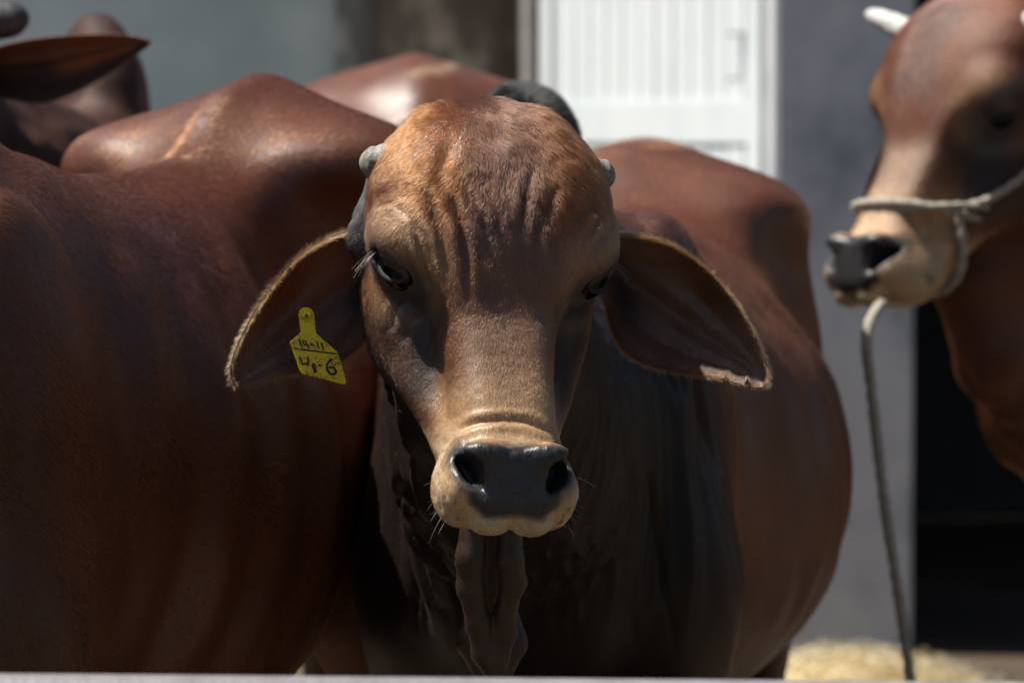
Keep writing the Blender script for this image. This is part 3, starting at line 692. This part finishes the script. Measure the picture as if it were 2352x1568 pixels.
def lashes(root, L, M, n=16, seed=1):
    r = np.random.default_rng(seed); Vs = []
    for sgn in (1, -1):
        for k in range(n):
            u = r.uniform(.60, .99); ph = math.pi*u; v = E_out*.76+E_t*1.08*math.cos(ph)+E_up*.40*math.sin(ph)
            p = EYE+nrm(v)*(EYE_R+.0055); ln_ = r.uniform(.020, .040)*(.45+.7*sstep(.25, .75, u))
            d0 = nrm(E_out*.9-E_up*.35+np.array([.35, .05, -.25])*u+r.normal(0, .12, 3)); d1 = nrm(np.array([.55, -.35, -.65])+r.normal(0, .10, 3))
            P = np.array([p+ln_*(d0*t+(d1-d0)*t*t*.7) for t in (0, .33, .66, 1)])
            if sgn < 0: P = P*[-1, 1, 1]
            Vs.append(apply(L, P))
    pts = np.array(Vs); col = np.tile([.06, .054, .052], (len(pts), 1))*r.uniform(.4, 1.6, (len(pts), 1))
    return tag(curves_obj('eyelashes', None, pts, np.tile([.00013, .00012, .0001, .00004], (len(pts), 1)), col, FUR, root), kind='stuff')
lashes(cow, L_HEAD, M_BODY)
def whiskers(root, L, seed=4, n=46):
    r = np.random.default_rng(seed); Vs = []
    for k in range(n):
        sg = r.choice([-1, 1]); p = np.array([sg*r.uniform(.045, .066), r.uniform(-.15, -.10), r.uniform(-.258, -.20)])
        d = nrm([sg*r.uniform(.3, .9), r.uniform(-.7, -.1), r.uniform(-.9, .1)]); l = r.uniform(.012, .034)
        Vs.append(apply(L, np.array([p+d*l*t+np.array([0, 0, -.006])*t*t for t in (0, .4, .7, 1)])))
    pts = np.array(Vs)
    return tag(curves_obj('whiskers', None, pts, np.tile([.00012, .0001, .00008, .00003], (n, 1)), np.tile([.35, .3, .26], (n, 1)), FUR, root), kind='stuff')
whiskers(cow, L_HEAD)

# ------------------------------------------------------------------ yellow ear tag
def z7(X, Y): return (643.1+X*.1406, 679.9+Y*.1406)
def tag_plane(X, Y, out=0.0):
    """point of the tag's face: hangs from the stud, its lower edge a little nearer and its right side turned back"""
    x, y = z7(X, Y); return px(x, y, 4.048-.012*(Y-320)/1100+.010*(X-500)/500-out)
TAG_E = [(300, 300), (312, 250), (340, 212), (385, 188), (435, 180), (490, 195), (530, 230), (556, 280), (565, 330), (578, 520), (590, 602), (640, 650), (800, 790), (930, 905), (950, 945), (1000, 1100), (1085, 1385), (1082, 1420), (1055, 1440), (1015, 1436), (700, 1350), (380, 1275), (340, 1245), (312, 1195), (230, 960), (160, 765), (162, 748), (200, 715), (325, 605), (338, 580), (322, 460)]
m, t, p = mat('tag_plastic'); tc = N(t, 'ShaderNodeTexCoord')
n1 = N(t, 'ShaderNodeTexNoise', in_Scale=420.0, in_Detail=4.0); n2 = N(t, 'ShaderNodeTexNoise', in_Scale=70.0, in_Detail=4.0)
for n_ in (n1, n2): t.links.new(tc.outputs['Object'], n_.inputs['Vector'])
mm = N(t, 'ShaderNodeMath', operation='MULTIPLY'); t.links.new(n1.outputs['Fac'], mm.inputs[0]); t.links.new(n2.outputs['Fac'], mm.inputs[1])
r_ = ramp(t, mm.outputs[0], [(.25, (.78, .62, .012)), (.33, (.48, .32, .02)), (.42, (.14, .065, .02))]); t.links.new(r_.outputs[0], p.inputs['Base Color'])
p.inputs['Roughness'].default_value = .45; p.inputs['Subsurface Weight'].default_value = .15; p.inputs['Subsurface Radius'].default_value = (.004, .003, .0005)
TAGM = m
INK = noise_mat('marker_ink', (.012, .014, .02), (.03, .032, .04), 400, .6, bump=0)
tagr = empty('ear_tag', px(*z7(430, 330), 4.05))
TL = np.array(tagr.location)
def prism(name, E, f_out, thick, material, parent, bev=.0008):
    """outline -> bevelled slab; f_out(X, Y, out) gives the world point"""
    n = len(E); c = np.mean(E, axis=0); rings = []
    for sc, o in ((.97, thick), (1.0, thick-bev), (1.0, 0.0), (.97, -.0003)):
        rings.append([np.array(f_out(*(c+(np.array(e)-c)*(sc if sc == 1 else 1-(1-sc)*.9)), o)) for e in E])
    V = np.concatenate(rings)-TL; F = []
    for r in range(3):
        for k in range(n): F.append((r*n+k, (r+1)*n+k, (r+1)*n+(k+1) % n, r*n+(k+1) % n))
    me = bpy.data.meshes.new(name); me.from_pydata([tuple(v) for v in V], [], [*F, tuple(range(n))[::1], tuple(range(4*n-1, 3*n-1, -1))]); me.update()
    import bmesh
    bm = bmesh.new(); bm.from_mesh(me); bmesh.ops.recalc_face_normals(bm, faces=bm.faces); bm.to_mesh(me); bm.free()
    me.materials.append(material); o = bpy.data.objects.new(name, me); COL.objects.link(o); o.parent = parent; return o
prism('plate', TAG_E, tag_plane, .0022, TAGM, tagr)
def stroke(name, poly, w, parent, bow=True):
    P = resample(poly, 14) if len(poly) > 2 else np.linspace(poly[0], poly[1], 5)
    T_ = np.gradient(P, axis=0); T_ /= np.linalg.norm(T_, axis=1)[:, None]; Nn = np.stack([-T_[:, 1], T_[:, 0]], 1); rr = np.random.default_rng(len(name)+len(poly))
    w_ = w*(.85+.3*rr.random(len(P)))[:, None]*np.where(np.arange(len(P)) == len(P)-1, .6, 1)[:, None]
    A, B = P+Nn*w_/2, P-Nn*w_/2; n = len(P); top = [np.array(tag_plane(*q, .0026)) for q in np.concatenate([A, B])]; bot = [np.array(tag_plane(*q, .0020)) for q in np.concatenate([A, B])]
    V = np.array(top+bot)-TL; F = []
    for k in range(n-1):
        F += [(k, k+1, n+k+1, n+k), (2*n+k, 3*n+k, 3*n+k+1, 2*n+k+1), (k, 2*n+k, 2*n+k+1, k+1), (n+k, n+k+1, 3*n+k+1, 3*n+k)]
    F += [(0, n, 3*n, 2*n), (n-1, 3*n-1, 4*n-1, 2*n-1)]
    return mesh_obj(name, V, np.array(F), INK, parent, smooth=False)
for poly, w in (([(310, 708), (365, 845)], 30), ([(430, 765), (400, 722), (362, 735), (385, 785), (428, 800), (440, 770), (472, 860)], 26), ([(498, 785), (570, 805)], 30), ([(600, 745), (640, 866)], 26), ([(672, 757), (712, 885)], 26),
                ([(235, 852), (940, 945)], 26), ([(320, 985), (378, 1145), (412, 1070), (472, 1165), (452, 985)], 32), ([(572, 1255), (518, 1092), (572, 1112), (582, 1160), (548, 1172), (606, 1235)], 30), ([(620, 1125), (690, 1130)], 32),
                ([(858, 1025), (795, 1065), (757, 1140), (775, 1222), (830, 1278), (892, 1278), (922, 1235), (895, 1180), (845, 1152), (785, 1170)], 40)):
    stroke('letter_stroke', poly, w, tagr)
# the stud that pins the tag through the ear
sc_ = np.array(tag_plane(432, 330)); ax_ = np.array(tag_plane(432, 330, .01))-sc_; ax_ /= np.linalg.norm(ax_)
prof = [(-.012, .0030), (-.002, .0030), (.0018, .0058), (.0030, .0060), (.0036, .0052), (.0036, .0022), (.0022, .0018)]
v, q = sweep([sc_-TL+ax_*a for a, _ in prof], [b for _, b in prof], 20); mesh_obj('stud', v, q, TAGM, tagr)
tag(tagr, 'dirty yellow plastic ear tag marked 19-11 and WR-6 in black marker', 'ear tag')

# ------------------------------------------------------------------ the other cows
EARL_H, EARR_H = earL, earR
def make_cow(label, loc, yaw, M_head, P, ruf, vox=.015, hvox=.008, horns=None, hm=HORN, ears=(True, True), scale=1.0, group=None, dark_neck=1.0, ear_override=None, brand=None, fur=0, fur_gain=1.0, coat_m=None):
    coat_m = coat_m or COAT
    Mb = Matrix.Translation(loc) @ Matrix.Rotation(yaw, 4, 'Z') @ Matrix.Scale(scale, 4)
    L = Mb.inverted() @ M_head; hs = P.get('head_scale', 1.0); Ln = np.array(L); Ln[:3, :3] *= scale      # unit-scale axes inside the cow frame
    Ln = Matrix(Ln.tolist()); hb_ = tuple(Ln @ Vector((0, .10*hs, -.03*hs))); P = dict(P); P.setdefault('neck_mid', tuple((np.array([0, -.12, 1.02])*.5+np.array(hb_)*.5+[0, 0, -.03])))
    P['head_scale'] = hs/scale*1.0 if False else hs
    f = body_field_maker(np.array(Ln.inverted()), hb_, P); c = Ln.translation
    lo = np.minimum([-.46, -.52, -.04], np.array(c)-.30*hs); hi = np.maximum([.46, 1.42, 1.56], np.array(c)+.26*hs)
    def ax(i):
        a, b = c[i]-.24*hs, c[i]+.24*hs; segs = []
        if a-lo[i] > vox: segs.append((lo[i], a, vox))
        segs.append((max(a, lo[i]), min(b, hi[i]), hvox))
        if hi[i]-b > vox: segs.append((b, hi[i], vox))
        return grid(*segs)
    V, Q = implicit_mesh(f, ax(0), ax(1), ax(2)); Nv = vnormals(V, Q); Hh = apply(Ln.inverted(), V)/hs
    onh = sstep(.22, .16, Hh[:, 1])*(np.abs(Hh[:, 0]) < .16)*(Hh[:, 2] > -.3)*(Hh[:, 2] < .21)
    nk = sstep(-.02, -.22, V[:, 1])*(1-onh)*sstep(.6, .8, V[:, 2]); fq = V*np.array([1, 1.15, .12])+P.get('seed', 0)
    d = nk*((1-np.abs(2*fbm(fq, 15, 2)-1))-.6)*.03
    rib = sstep(.12, .3, V[:, 1])*sstep(.95, .7, V[:, 1])*sstep(.55, .8, V[:, 2])*sstep(1.25, 1.1, V[:, 2]); d += rib*np.sin(V[:, 1]*48-V[:, 2]*12+2*fbm(V, 5, 2))*.006; d += .006*np.exp(-(V[:, 0]/.026)**2)*sstep(.2, .4, V[:, 1])*(V[:, 2] > 1.1)*(1-onh)
    d += (fbm(V+P.get('seed', 0), 7, 3)-.5)*.012*(1-onh)
    V = V+Nv*d[:, None]
    hcol, wet, _ = head_colour(Hh, ruf=ruf); w = onh*sstep(.16, .05, Hh[:, 1]+.6*np.maximum(0, -Hh[:, 2]-.06))
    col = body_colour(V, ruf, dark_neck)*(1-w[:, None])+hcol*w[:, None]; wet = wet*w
    if brand is not None: col = brand(V, col)
    VB, QB, CB, WB = [V], [Q], [col], [wet]; off = len(V); es = ear_override or [e for e, k in ((EARL_H, ears[0]), (EARR_H, ears[1])) if k]
    for E in es:
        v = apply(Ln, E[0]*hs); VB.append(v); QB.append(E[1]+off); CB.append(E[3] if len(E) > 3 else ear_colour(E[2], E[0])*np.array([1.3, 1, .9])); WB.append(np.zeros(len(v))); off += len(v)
    root = empty('cow', loc, yaw); S_ = scale
    mesh_obj('body', np.concatenate(VB)*S_, np.concatenate(QB), coat_m, root, col=np.concatenate(CB), extra=dict(wet=np.concatenate(WB), thin=np.where(np.arange(sum(map(len, VB))) < len(V), 0, .10)))
    Ls = Matrix.Scale(S_, 4) @ Ln
    if fur:
        r = np.random.default_rng(int(P.get('seed', 0)*10)+1); Va, Qa, Ca = np.concatenate(VB)*S_, np.concatenate(QB), np.concatenate(CB); Na = vnormals(Va, Qa)
        Mw = Matrix.Translation(loc) @ Matrix.Rotation(yaw, 4, 'Z'); Wv = apply(Mw, Va); q_ = to_px(Wv); nw = Na@np.array(Mw)[:3, :3].T; vd = np.array([0, -DIST, CAM_H])-Wv; vd /= np.linalg.norm(vd, axis=1)[:, None]
        see = sstep(-.25, .1, (nw*vd).sum(1))*(q_[:, 0] > -250)*(q_[:, 0] < 2600)*(q_[:, 1] > -250)*(q_[:, 1] < 1750)
        wv = np.concatenate([1-w_ for w_ in WB]); T, Bc = sample_surface(Va, Qa, fur, (.03+see)*(wv > .6), r)
        Pp = (Va[T]*Bc[..., None]).sum(1); Pn = (Na[T]*Bc[..., None]).sum(1); Pn /= np.maximum(np.linalg.norm(Pn, axis=1), 1e-9)[:, None]; Pc = (Ca[T]*Bc[..., None]).sum(1)*r.uniform(.6, 1.35, (fur, 1))
        cb = np.tile([0., .75, -.7], (fur, 1))+(np.stack([fbm(Pp, 9, 2), fbm(Pp+5, 9, 2), fbm(Pp+8, 9, 2)], 1)-.5)*1.2; ll = .0095*r.uniform(.6, 1.2, fur)
        pt = strands(Pp, Pn, cb, ll, np.full(fur, .13), r, k=3, jitter=.22)
        tag(curves_obj('fur', None, pt, np.tile([.00024, .0002, .00006], (fur, 1)), np.clip(Pc*fur_gain, .003, .9), FUR, root), kind='stuff')
    head_parts(root, Ls, horns or {}, hs, hm)
    print('cow', label[:30], len(V)); tag(root, label, 'cow', group); return root, Ls
RED = np.array([.105, .0275, .0090])
# left neighbour, seen along its back; its head is outside the picture
make_cow('reddish brown cow filling the left side, sunlit back and shaded flank', (-.675, .12, 0), RAD(-19.5), head_matrix(Vector((-1.0, -.62, 1.12)), RAD(-25), 0, 0),
         dict(belly=.74, hump=.7, hips=.038, withers=.045, upper=1.72, seed=2.0), RED, vox=.012, hvox=.012, horns={1: stub, -1: stub}, scale=1.03, dark_neck=.45, fur=200000)
# cow behind at top left: ear and horn reach into the picture
mhC = head_matrix(px(-232, 196, 5.6), RAD(8), RAD(8), 0)
eC = ear_sheet([(-60, 130), (-20, 112), (40, 96), (110, 86), (200, 80), (270, 80), (325, 88), (345, 96)], [(-60, 215), (0, 225), (60, 236), (110, 238), (165, 215), (220, 188), (280, 150), (345, 100)], mhC.inverted(), d0=5.62, tip_d=5.60, cup=.06, ridges=.001)
I = eC[2]; cE = np.tile([.24, .12, .065], (len(eC[0]), 1)); cE = mixc(cE, (.06, .03, .02), I['front']*sstep(.30, .40, I['s'])); cE = mixc(cE, (.36, .10, .022), I['front']*np.exp(-((I['s']-.55)/.12)**2)*sstep(.40, .52, I['t'])*sstep(.95, .85, I['t'])); cE = cE*(.7+.6*fbm(eC[0], 40, 3))[:, None]; eC = (*eC, cE)  # sunlit tan top, shaded fold and orange glow-through painted into the ear colour
HORN_D = horn_material('horn_dark', (.03, .03, .033), (.075, .075, .08)); HORN_W = horn_material('horn_white', (.55, .54, .5), (.7, .69, .65))
hornC = dict(base=(.095, .03, .098), axis=(.95, -.1, .12), length=.098, r0=.034, r1=.024)
make_cow('dark cow at the upper left whose long ear and grey horn reach in', (-.68, 2.25, 0), RAD(14), mhC, dict(belly=.9, hump=1.35, hips=.0, seed=5.0, head_scale=.935), RED*.8, vox=.02, hvox=.014, horns={1: hornC, -1: hornC}, hm=HORN_D, scale=1.07, ear_override=[eC], fur=60000, dark_neck=.55, coat_m=COAT_FAR)
# cow behind, only its rounded rump shows
def brandD(V, col):
    q = to_px(apply(Matrix.Translation((-.215, 4.05, 0)) @ Matrix.Rotation(RAD(182), 4, 'Z') @ Matrix.Scale(1.09, 4), V)); w_ = np.zeros(len(V))
    for a, b in ((950, 168), (978, 160), (1004, 162), (1030, 152)): w_ = np.maximum(w_, np.exp(-((q[:, 0]-a)/11)**2-((q[:, 1]-b)/10)**2)*(q[:, 2] < 7.4))
    return mixc(col, (.55, .40, .26), w_*.85)
make_cow('cow standing behind, only its lit brown rump with pale brand marks showing', (-.215, 4.05, 0), RAD(180+2), head_matrix(Vector((-.3, 4.95, .7)), RAD(175), RAD(-30), 0), dict(belly=.95, hump=.5, hips=.03, seed=8.0), RED*np.array([1.25, 1.35, 1.2]), vox=.013, hvox=.02, scale=1.09, brand=brandD, fur=45000)
# haltered cow at the right
mhE = head_matrix(Vector((0, 0, 0)), RAD(-52), RAD(4), RAD(0)); HS_E = 1.1
eo = np.array(mhE)[:3, :3]@(EYE*HS_E); mhE.translation = Vector(np.array(px(2290, 255, 5.9))-eo)
hornE = dict(base=(.080, .03, .108), axis=(.93, -.05, .36), length=.135, r0=.021, r1=.011)
LOC_E, YAW_E = (1.38, 2.62, 0), RAD(-60)
MEi = (Matrix.Translation(LOC_E) @ Matrix.Rotation(YAW_E, 4, 'Z') @ Matrix.Scale(1.07, 4)).inverted(); qE = lambda x, y, d: tuple(MEi @ px(x, y, d))
foldE = [(qE(2232, 640, 6.12), qE(2285, 810, 6.15), .065, .045, 1), (qE(2285, 810, 6.15), qE(2390, 950, 6.25), .045, .06, 1), (qE(2390, 950, 6.25), qE(2520, 1120, 6.4), .06, .09, 1), (qE(2345, 560, 6.2), qE(2460, 900, 6.35), .11, .12, 1)]
rootE, LsE = make_cow('cow with a rope halter and white horn standing at the right', LOC_E, YAW_E, mhE, dict(belly=.95, hump=1.0, hips=0, seed=11.0, head_scale=HS_E, fold_k=.07, folds=foldE), RED*np.array([1.15, 1.1, 1.05]), vox=.02, hvox=.007, horns={1: hornE, -1: hornE}, hm=HORN_W, scale=1.07, dark_neck=.2, fur=130000, coat_m=COAT_FAR)

# rope halter and lead rope of that cow
ROPE = noise_mat('rope_fibre', (.60, .54, .44), (.85, .78, .66), 90, .9, bump=.8, bscale=400)
def rope_path(P, r, name, parent, base, twist=260.0, n=90, seg=12):
    P = resample(np.array(P, float), n); T_ = np.gradient(P, axis=0); L_ = np.concatenate([[0], np.cumsum(np.linalg.norm(np.diff(P, axis=0), axis=1))])
    V, Q = sweep(P-base, [r]*n, seg)
    for i in range(n):
        ph = L_[i]*twist
        for k in range(seg):
            w = 2*math.pi*k/seg; V[i*seg+k] = (P[i]-base)+(V[i*seg+k]-(P[i]-base))*(1+.22*math.cos(3*w/1.0+ph))
    return mesh_obj(name, V, Q, ROPE, parent)
hal = empty('rope_halter', Vector(np.array(mhE.translation))); HB = np.array(hal.location)
toW = lambda P: apply(mhE, np.array(P)*HS_E)
def ring_at(z0, slope, gap, n=28):
    out = []
    for k in range(n+1):
        w = 2*math.pi*k/n; z = z0; a = float(max(H_a(np.array([z]))[0], B_a(np.array([z]))[0]))+gap; yf = float(H_yf(np.array([z]))[0])-gap; yb = float(H_yb(np.array([z]))[0])+gap
        yc = yf+(yb-yf)*.42; c, s_ = math.cos(w), math.sin(w)
        out.append((a*np.sign(c)*abs(c)**.8, yc+(yb-yc if s_ > 0 else yc-yf)*np.sign(s_)*abs(s_)**.8, z+slope*s_))
    return out
rope_path(toW(ring_at(-.150, -.012, .006)), .0065, 'noseband', hal, HB)
rope_path(toW(ring_at(-.138, .010, .007)), .006, 'noseband', hal, HB)
for sg in (1, -1):
    rope_path(toW([(sg*.078, -.06, -.145), (sg*.105, -.005, -.120), (sg*.124, .05, -.07), (sg*.130, .09, .0), (sg*.125, .12, .07), (sg*.08, .14, .15)]), .0065, 'cheek_rope', hal, HB)
rope_path(toW([(.078, -.055, -.150), (.080, -.045, -.19), (.064, -.03, -.235), (.02, -.03, -.262), (-.03, -.04, -.255)]), .0065, 'chin_rope', hal, HB)
e0 = np.array(toW([(.0, -.055, -.272)])[0])
lead = [toW([(.0, -.085, -.255)])[0], px(1982, 735, 5.72), px(2002, 900, 5.78), px(2030, 1150, 5.80), px(2062, 1350, 5.82), px(2092, 1560, 5.85), px(2120, 1800, 5.9), px(2140, 2000, 5.95)]
gl = px(2150, 2100, 6.0); lead += [(gl.x, gl.y, .10), (gl.x+.06, gl.y+.05, .016), (gl.x+.35, gl.y+.12, .012), (gl.x+.8, gl.y+.35, .012)]
rope_path(lead, .0080, 'lead_rope', hal, HB, n=150, twist=200)
tag(hal, 'pale twisted rope halter with its lead hanging from the right cow', 'halter')

# ------------------------------------------------------------------ setting
def box(name, lo, hi, material, parent=None, M=None, bev=.004):
    import bmesh
    bm = bmesh.new(); bmesh.ops.create_cube(bm, size=1)
    lo, hi = np.array(lo, float), np.array(hi, float); c = (lo+hi)/2
    for v in bm.verts: v.co = Vector(c+(hi-lo)*np.array(v.co))
    if bev: bmesh.ops.bevel(bm, geom=list(bm.edges), offset=min(bev, min(hi-lo)*.3), segments=2, affect='EDGES')
    me = bpy.data.meshes.new(name); bm.to_mesh(me); bm.free(); me.materials.append(material)
    if M is not None: me.transform(M)
    o = bpy.data.objects.new(name, me); COL.objects.link(o); o.parent = parent; return o
DIRT = noise_mat('dirt', (.05, .038, .026), (.14, .105, .07), 1.2, .95, 10, .5, 14, c3=(.09, .068, .046))
xs = np.concatenate([np.linspace(-60, -4, 16), np.linspace(-3.6, 4.4, 90), np.linspace(5, 60, 16)]); ys = np.concatenate([np.linspace(-40, -3, 12), np.linspace(-2.6, 9, 120), np.linspace(9.5, 80, 16)])
gxx, gyy = np.meshgrid(xs, ys, indexing='ij'); gp = np.stack([gxx.ravel(), gyy.ravel(), 0*gxx.ravel()], 1); gp[:, 2] = -(fbm(gp, 1.3, 5))*.03
idg = np.arange(len(gp)).reshape(gxx.shape); gq = np.stack([idg[:-1, :-1], idg[1:, :-1], idg[1:, 1:], idg[:-1, 1:]], -1).reshape(-1, 4)
tag(mesh_obj('ground', gp, gq, DIRT), 'dry trampled dirt of the cattle yard', kind='structure')
# long plastered wall across the back
WALL = noise_mat('blue_grey_plaster', (.42, .53, .55), (.72, .80, .80), 1.6, .9, 8, .3, 30, c3=(.56, .67, .68))
w0 = tag(box('wall', (-9, 8.3, -.05), (-.52, 8.55, 2.9), WALL), 'long blue grey plastered yard wall behind the cattle', 'wall')
PIER = noise_mat('weathered_pier', (.10, .07, .05), (.68, .58, .46), 4.5, .92, 5, .7, 22, stretch=(1, 1, .6), c3=(.17, .13, .10))
pr = empty('brick_pier', (-.35, 8.0, 0))
PLA = noise_mat('flaking_plaster', (.20, .20, .18), (.62, .60, .54), 7, .9, 5, .5, 30, c3=(.17, .165, .15))
a0, a1, a2 = [px(v, 200, 11.75).x for v in (770, 870, 1195)]
box('brick_core', (a1-(-.35), -.25, -.05), (a2-(-.35), .45, 2.9), PIER, pr)
box('plaster_strip', (a0-(-.35), -.20, -.05), (a1-(-.35), .45, 2.9), PLA, pr)
tag(pr, 'brown weathered pier with a flaking plaster edge behind the cattle', 'pier')
PIPE = noise_mat('painted_pipe', (.36, .34, .31), (.55, .53, .5), 12, .5, bump=.1)
b0, b1 = px(1202, 200, 11.62).x, px(1240, 200, 11.62).x
v, q = sweep([(0, 0, z) for z in np.linspace(-.05, 2.9, 12)], [(b1-b0)/2]*12, 16)
po = mesh_obj('gate_post', v, q, PIPE); po.location = ((b0+b1)/2, 7.62, 0); tag(po, 'thin pale metal post left of the white gate', 'post')
# white boarded gate standing ajar, turned to the sun
WHITE = noise_mat('white_paint', (.76, .84, .85), (.88, .93, .94), 6, .55, 6, .15, 60, stretch=(1, 1, .2), c3=(.84, .90, .91))
g0, g1 = px(1256, 300, 11.5), px(1762, 300, 10.30)
ga = math.atan2(g1.y-g0.y, g1.x-g0.x); gw = math.hypot(g1.x-g0.x, g1.y-g0.y)
gate = empty('white_gate', (g0.x, g0.y, 0), ga); nb = 13; bwid = gw/nb
rg_ = random.Random(5)
for k in range(nb):
    gap = .004
    y0 = -.012+rg_.uniform(-.0015, .0015); xa, xb = k*bwid+gap/2, (k+1)*bwid-gap/2
    if k in (11,):                        # boards with a hand slot
        box('board', (xa, y0, .12), (xb, .012, 1.50), WHITE, gate); box('board', (xa, y0, 1.63), (xb, .012, 2.35), WHITE, gate); box('board', (xa, y0, 1.505), (xb-.022, .012, 1.625), WHITE, gate)
    else: box('board', (xa, y0, .12), (xb, .012, 2.35), WHITE, gate)
box('backing', (.01, .0125, .14), (gw-.01, .02, 2.3), WHITE, gate, bev=0)
for z0, z1 in ((.30, .44), (1.33, 1.45), (2.2, 2.33)):
    box('rail', (.0, -.0185, z0), (gw, -.0145, z1), WHITE, gate)
for x0 in (0, gw-.07): box('stile', (x0, -.024, .08), (x0+.07, -.019, 2.4), WHITE, gate)
tag(gate, 'sunlit white gate of vertical boards standing behind the cows', 'gate')
# concrete pillar and the dark open shed
CONC = noise_mat('concrete', (.34, .38, .41), (.80, .81, .80), 3.4, .9, 5, .12, 30, c3=(.64, .67, .69))
p0, p1 = px(1775, 300, 10.0).x, px(2098, 1000, 10.0).x
pil = box('concrete_pillar', (p0, 5.98, -.05), (p1, 6.36, 2.75), CONC, bev=.012); tag(pil, 'grey stained concrete pillar at the corner of the dark shed', 'pillar')
SHED = noise_mat('shade_dark_wall', (.035, .035, .035), (.075, .072, .07), 2, .95, 7, .3)  # near-black wall colour paints in the shade of the shed interior
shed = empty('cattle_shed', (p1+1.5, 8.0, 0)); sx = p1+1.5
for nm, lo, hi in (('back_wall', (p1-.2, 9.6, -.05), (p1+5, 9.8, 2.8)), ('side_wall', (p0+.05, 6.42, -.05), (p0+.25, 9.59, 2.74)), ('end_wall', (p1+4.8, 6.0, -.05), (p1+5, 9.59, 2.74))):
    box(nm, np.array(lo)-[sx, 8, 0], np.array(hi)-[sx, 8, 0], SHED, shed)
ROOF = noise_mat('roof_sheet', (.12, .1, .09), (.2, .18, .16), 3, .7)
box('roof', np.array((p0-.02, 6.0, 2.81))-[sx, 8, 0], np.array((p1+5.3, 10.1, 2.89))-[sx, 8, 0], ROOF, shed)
tag(shed, 'dark open cattle shed behind the haltered cow', 'shed')
# straw heap in the sun at the foot of the pillar
STRAW = noise_mat('straw', (.26, .18, .08), (.48, .36, .18), 30, .85, 6, .8, 90, c3=(.48, .37, .18))
n_ = 70; th, rr_ = np.meshgrid(np.linspace(0, 2*math.pi, n_, endpoint=False), np.linspace(0.01, 1, 26), indexing='ij')
hp = np.stack([rr_.ravel()*np.cos(th.ravel())*.46, rr_.ravel()*np.sin(th.ravel())*.34, 0*rr_.ravel()], 1); hgt = (1-rr_.ravel()**2)*.15+(fbm(hp+20, 6, 4)-.5)*.10*(1-rr_.ravel()**4)
hp[:, 2] = np.maximum(hgt, -.02)-.02*(rr_.ravel() > .98)
idh = np.arange(len(hp)).reshape(th.shape); nx_ = np.roll(idh, -1, 0); hq = np.stack([idh[:, :-1], idh[:, 1:], nx_[:, 1:], nx_[:, :-1]], -1).reshape(-1, 4)
c0 = px(1960, 1590, 8.9); heap = empty('straw_heap', (c0.x, c0.y, -.01)); mesh_obj('mound', hp, hq, STRAW, heap)
r = np.random.default_rng(9); ns_ = 2600; kk = r.integers(0, len(hp), ns_); P0 = hp[kk]+r.normal(0, .02, (ns_, 3))*[1, 1, .2]; dd = r.normal(0, 1, (ns_, 3))*[1, 1, .35]; dd /= np.linalg.norm(dd, axis=1)[:, None]; ll = r.uniform(.03, .09, ns_)[:, None]
pts = np.stack([P0-dd*ll/2, P0+[0, 0, .006], P0+dd*ll/2], 1)
tag(curves_obj('straw_stalks', None, pts, np.full((ns_, 3), .002), np.tile([.42, .31, .15], (ns_, 1))*r.uniform(.6, 1.2, (ns_, 1)), FUR, heap), kind='stuff')
tag(heap, 'sunlit heap of loose straw at the foot of the pillar', 'straw heap')
# yard rail in front of the cattle
RAILM = noise_mat('galvanised_pipe', (.17, .165, .17), (.27, .26, .27), 25, .5, bump=.1, spec=.5)
ra, rb = px(-900, 1541+64, 3.15), px(3300, 1541+100, 3.15); rl = empty('pipe_rail', ((ra.x+rb.x)/2, (ra.y+rb.y)/2, 0)); RB = np.array(rl.location)
v, q = sweep(np.linspace(ra, rb, 12)-RB, [.0245]*12, 24); mesh_obj('rail', v, q, RAILM, rl)
for e in (ra, rb):
    v, q = sweep([np.array((e.x, e.y, z))-RB for z in np.linspace(-.06, e.z+.10, 6)], [.034]*6, 20); mesh_obj('post', v, q, RAILM, rl)
tag(rl, 'grey metal pipe rail crossing the bottom of the view', 'rail')
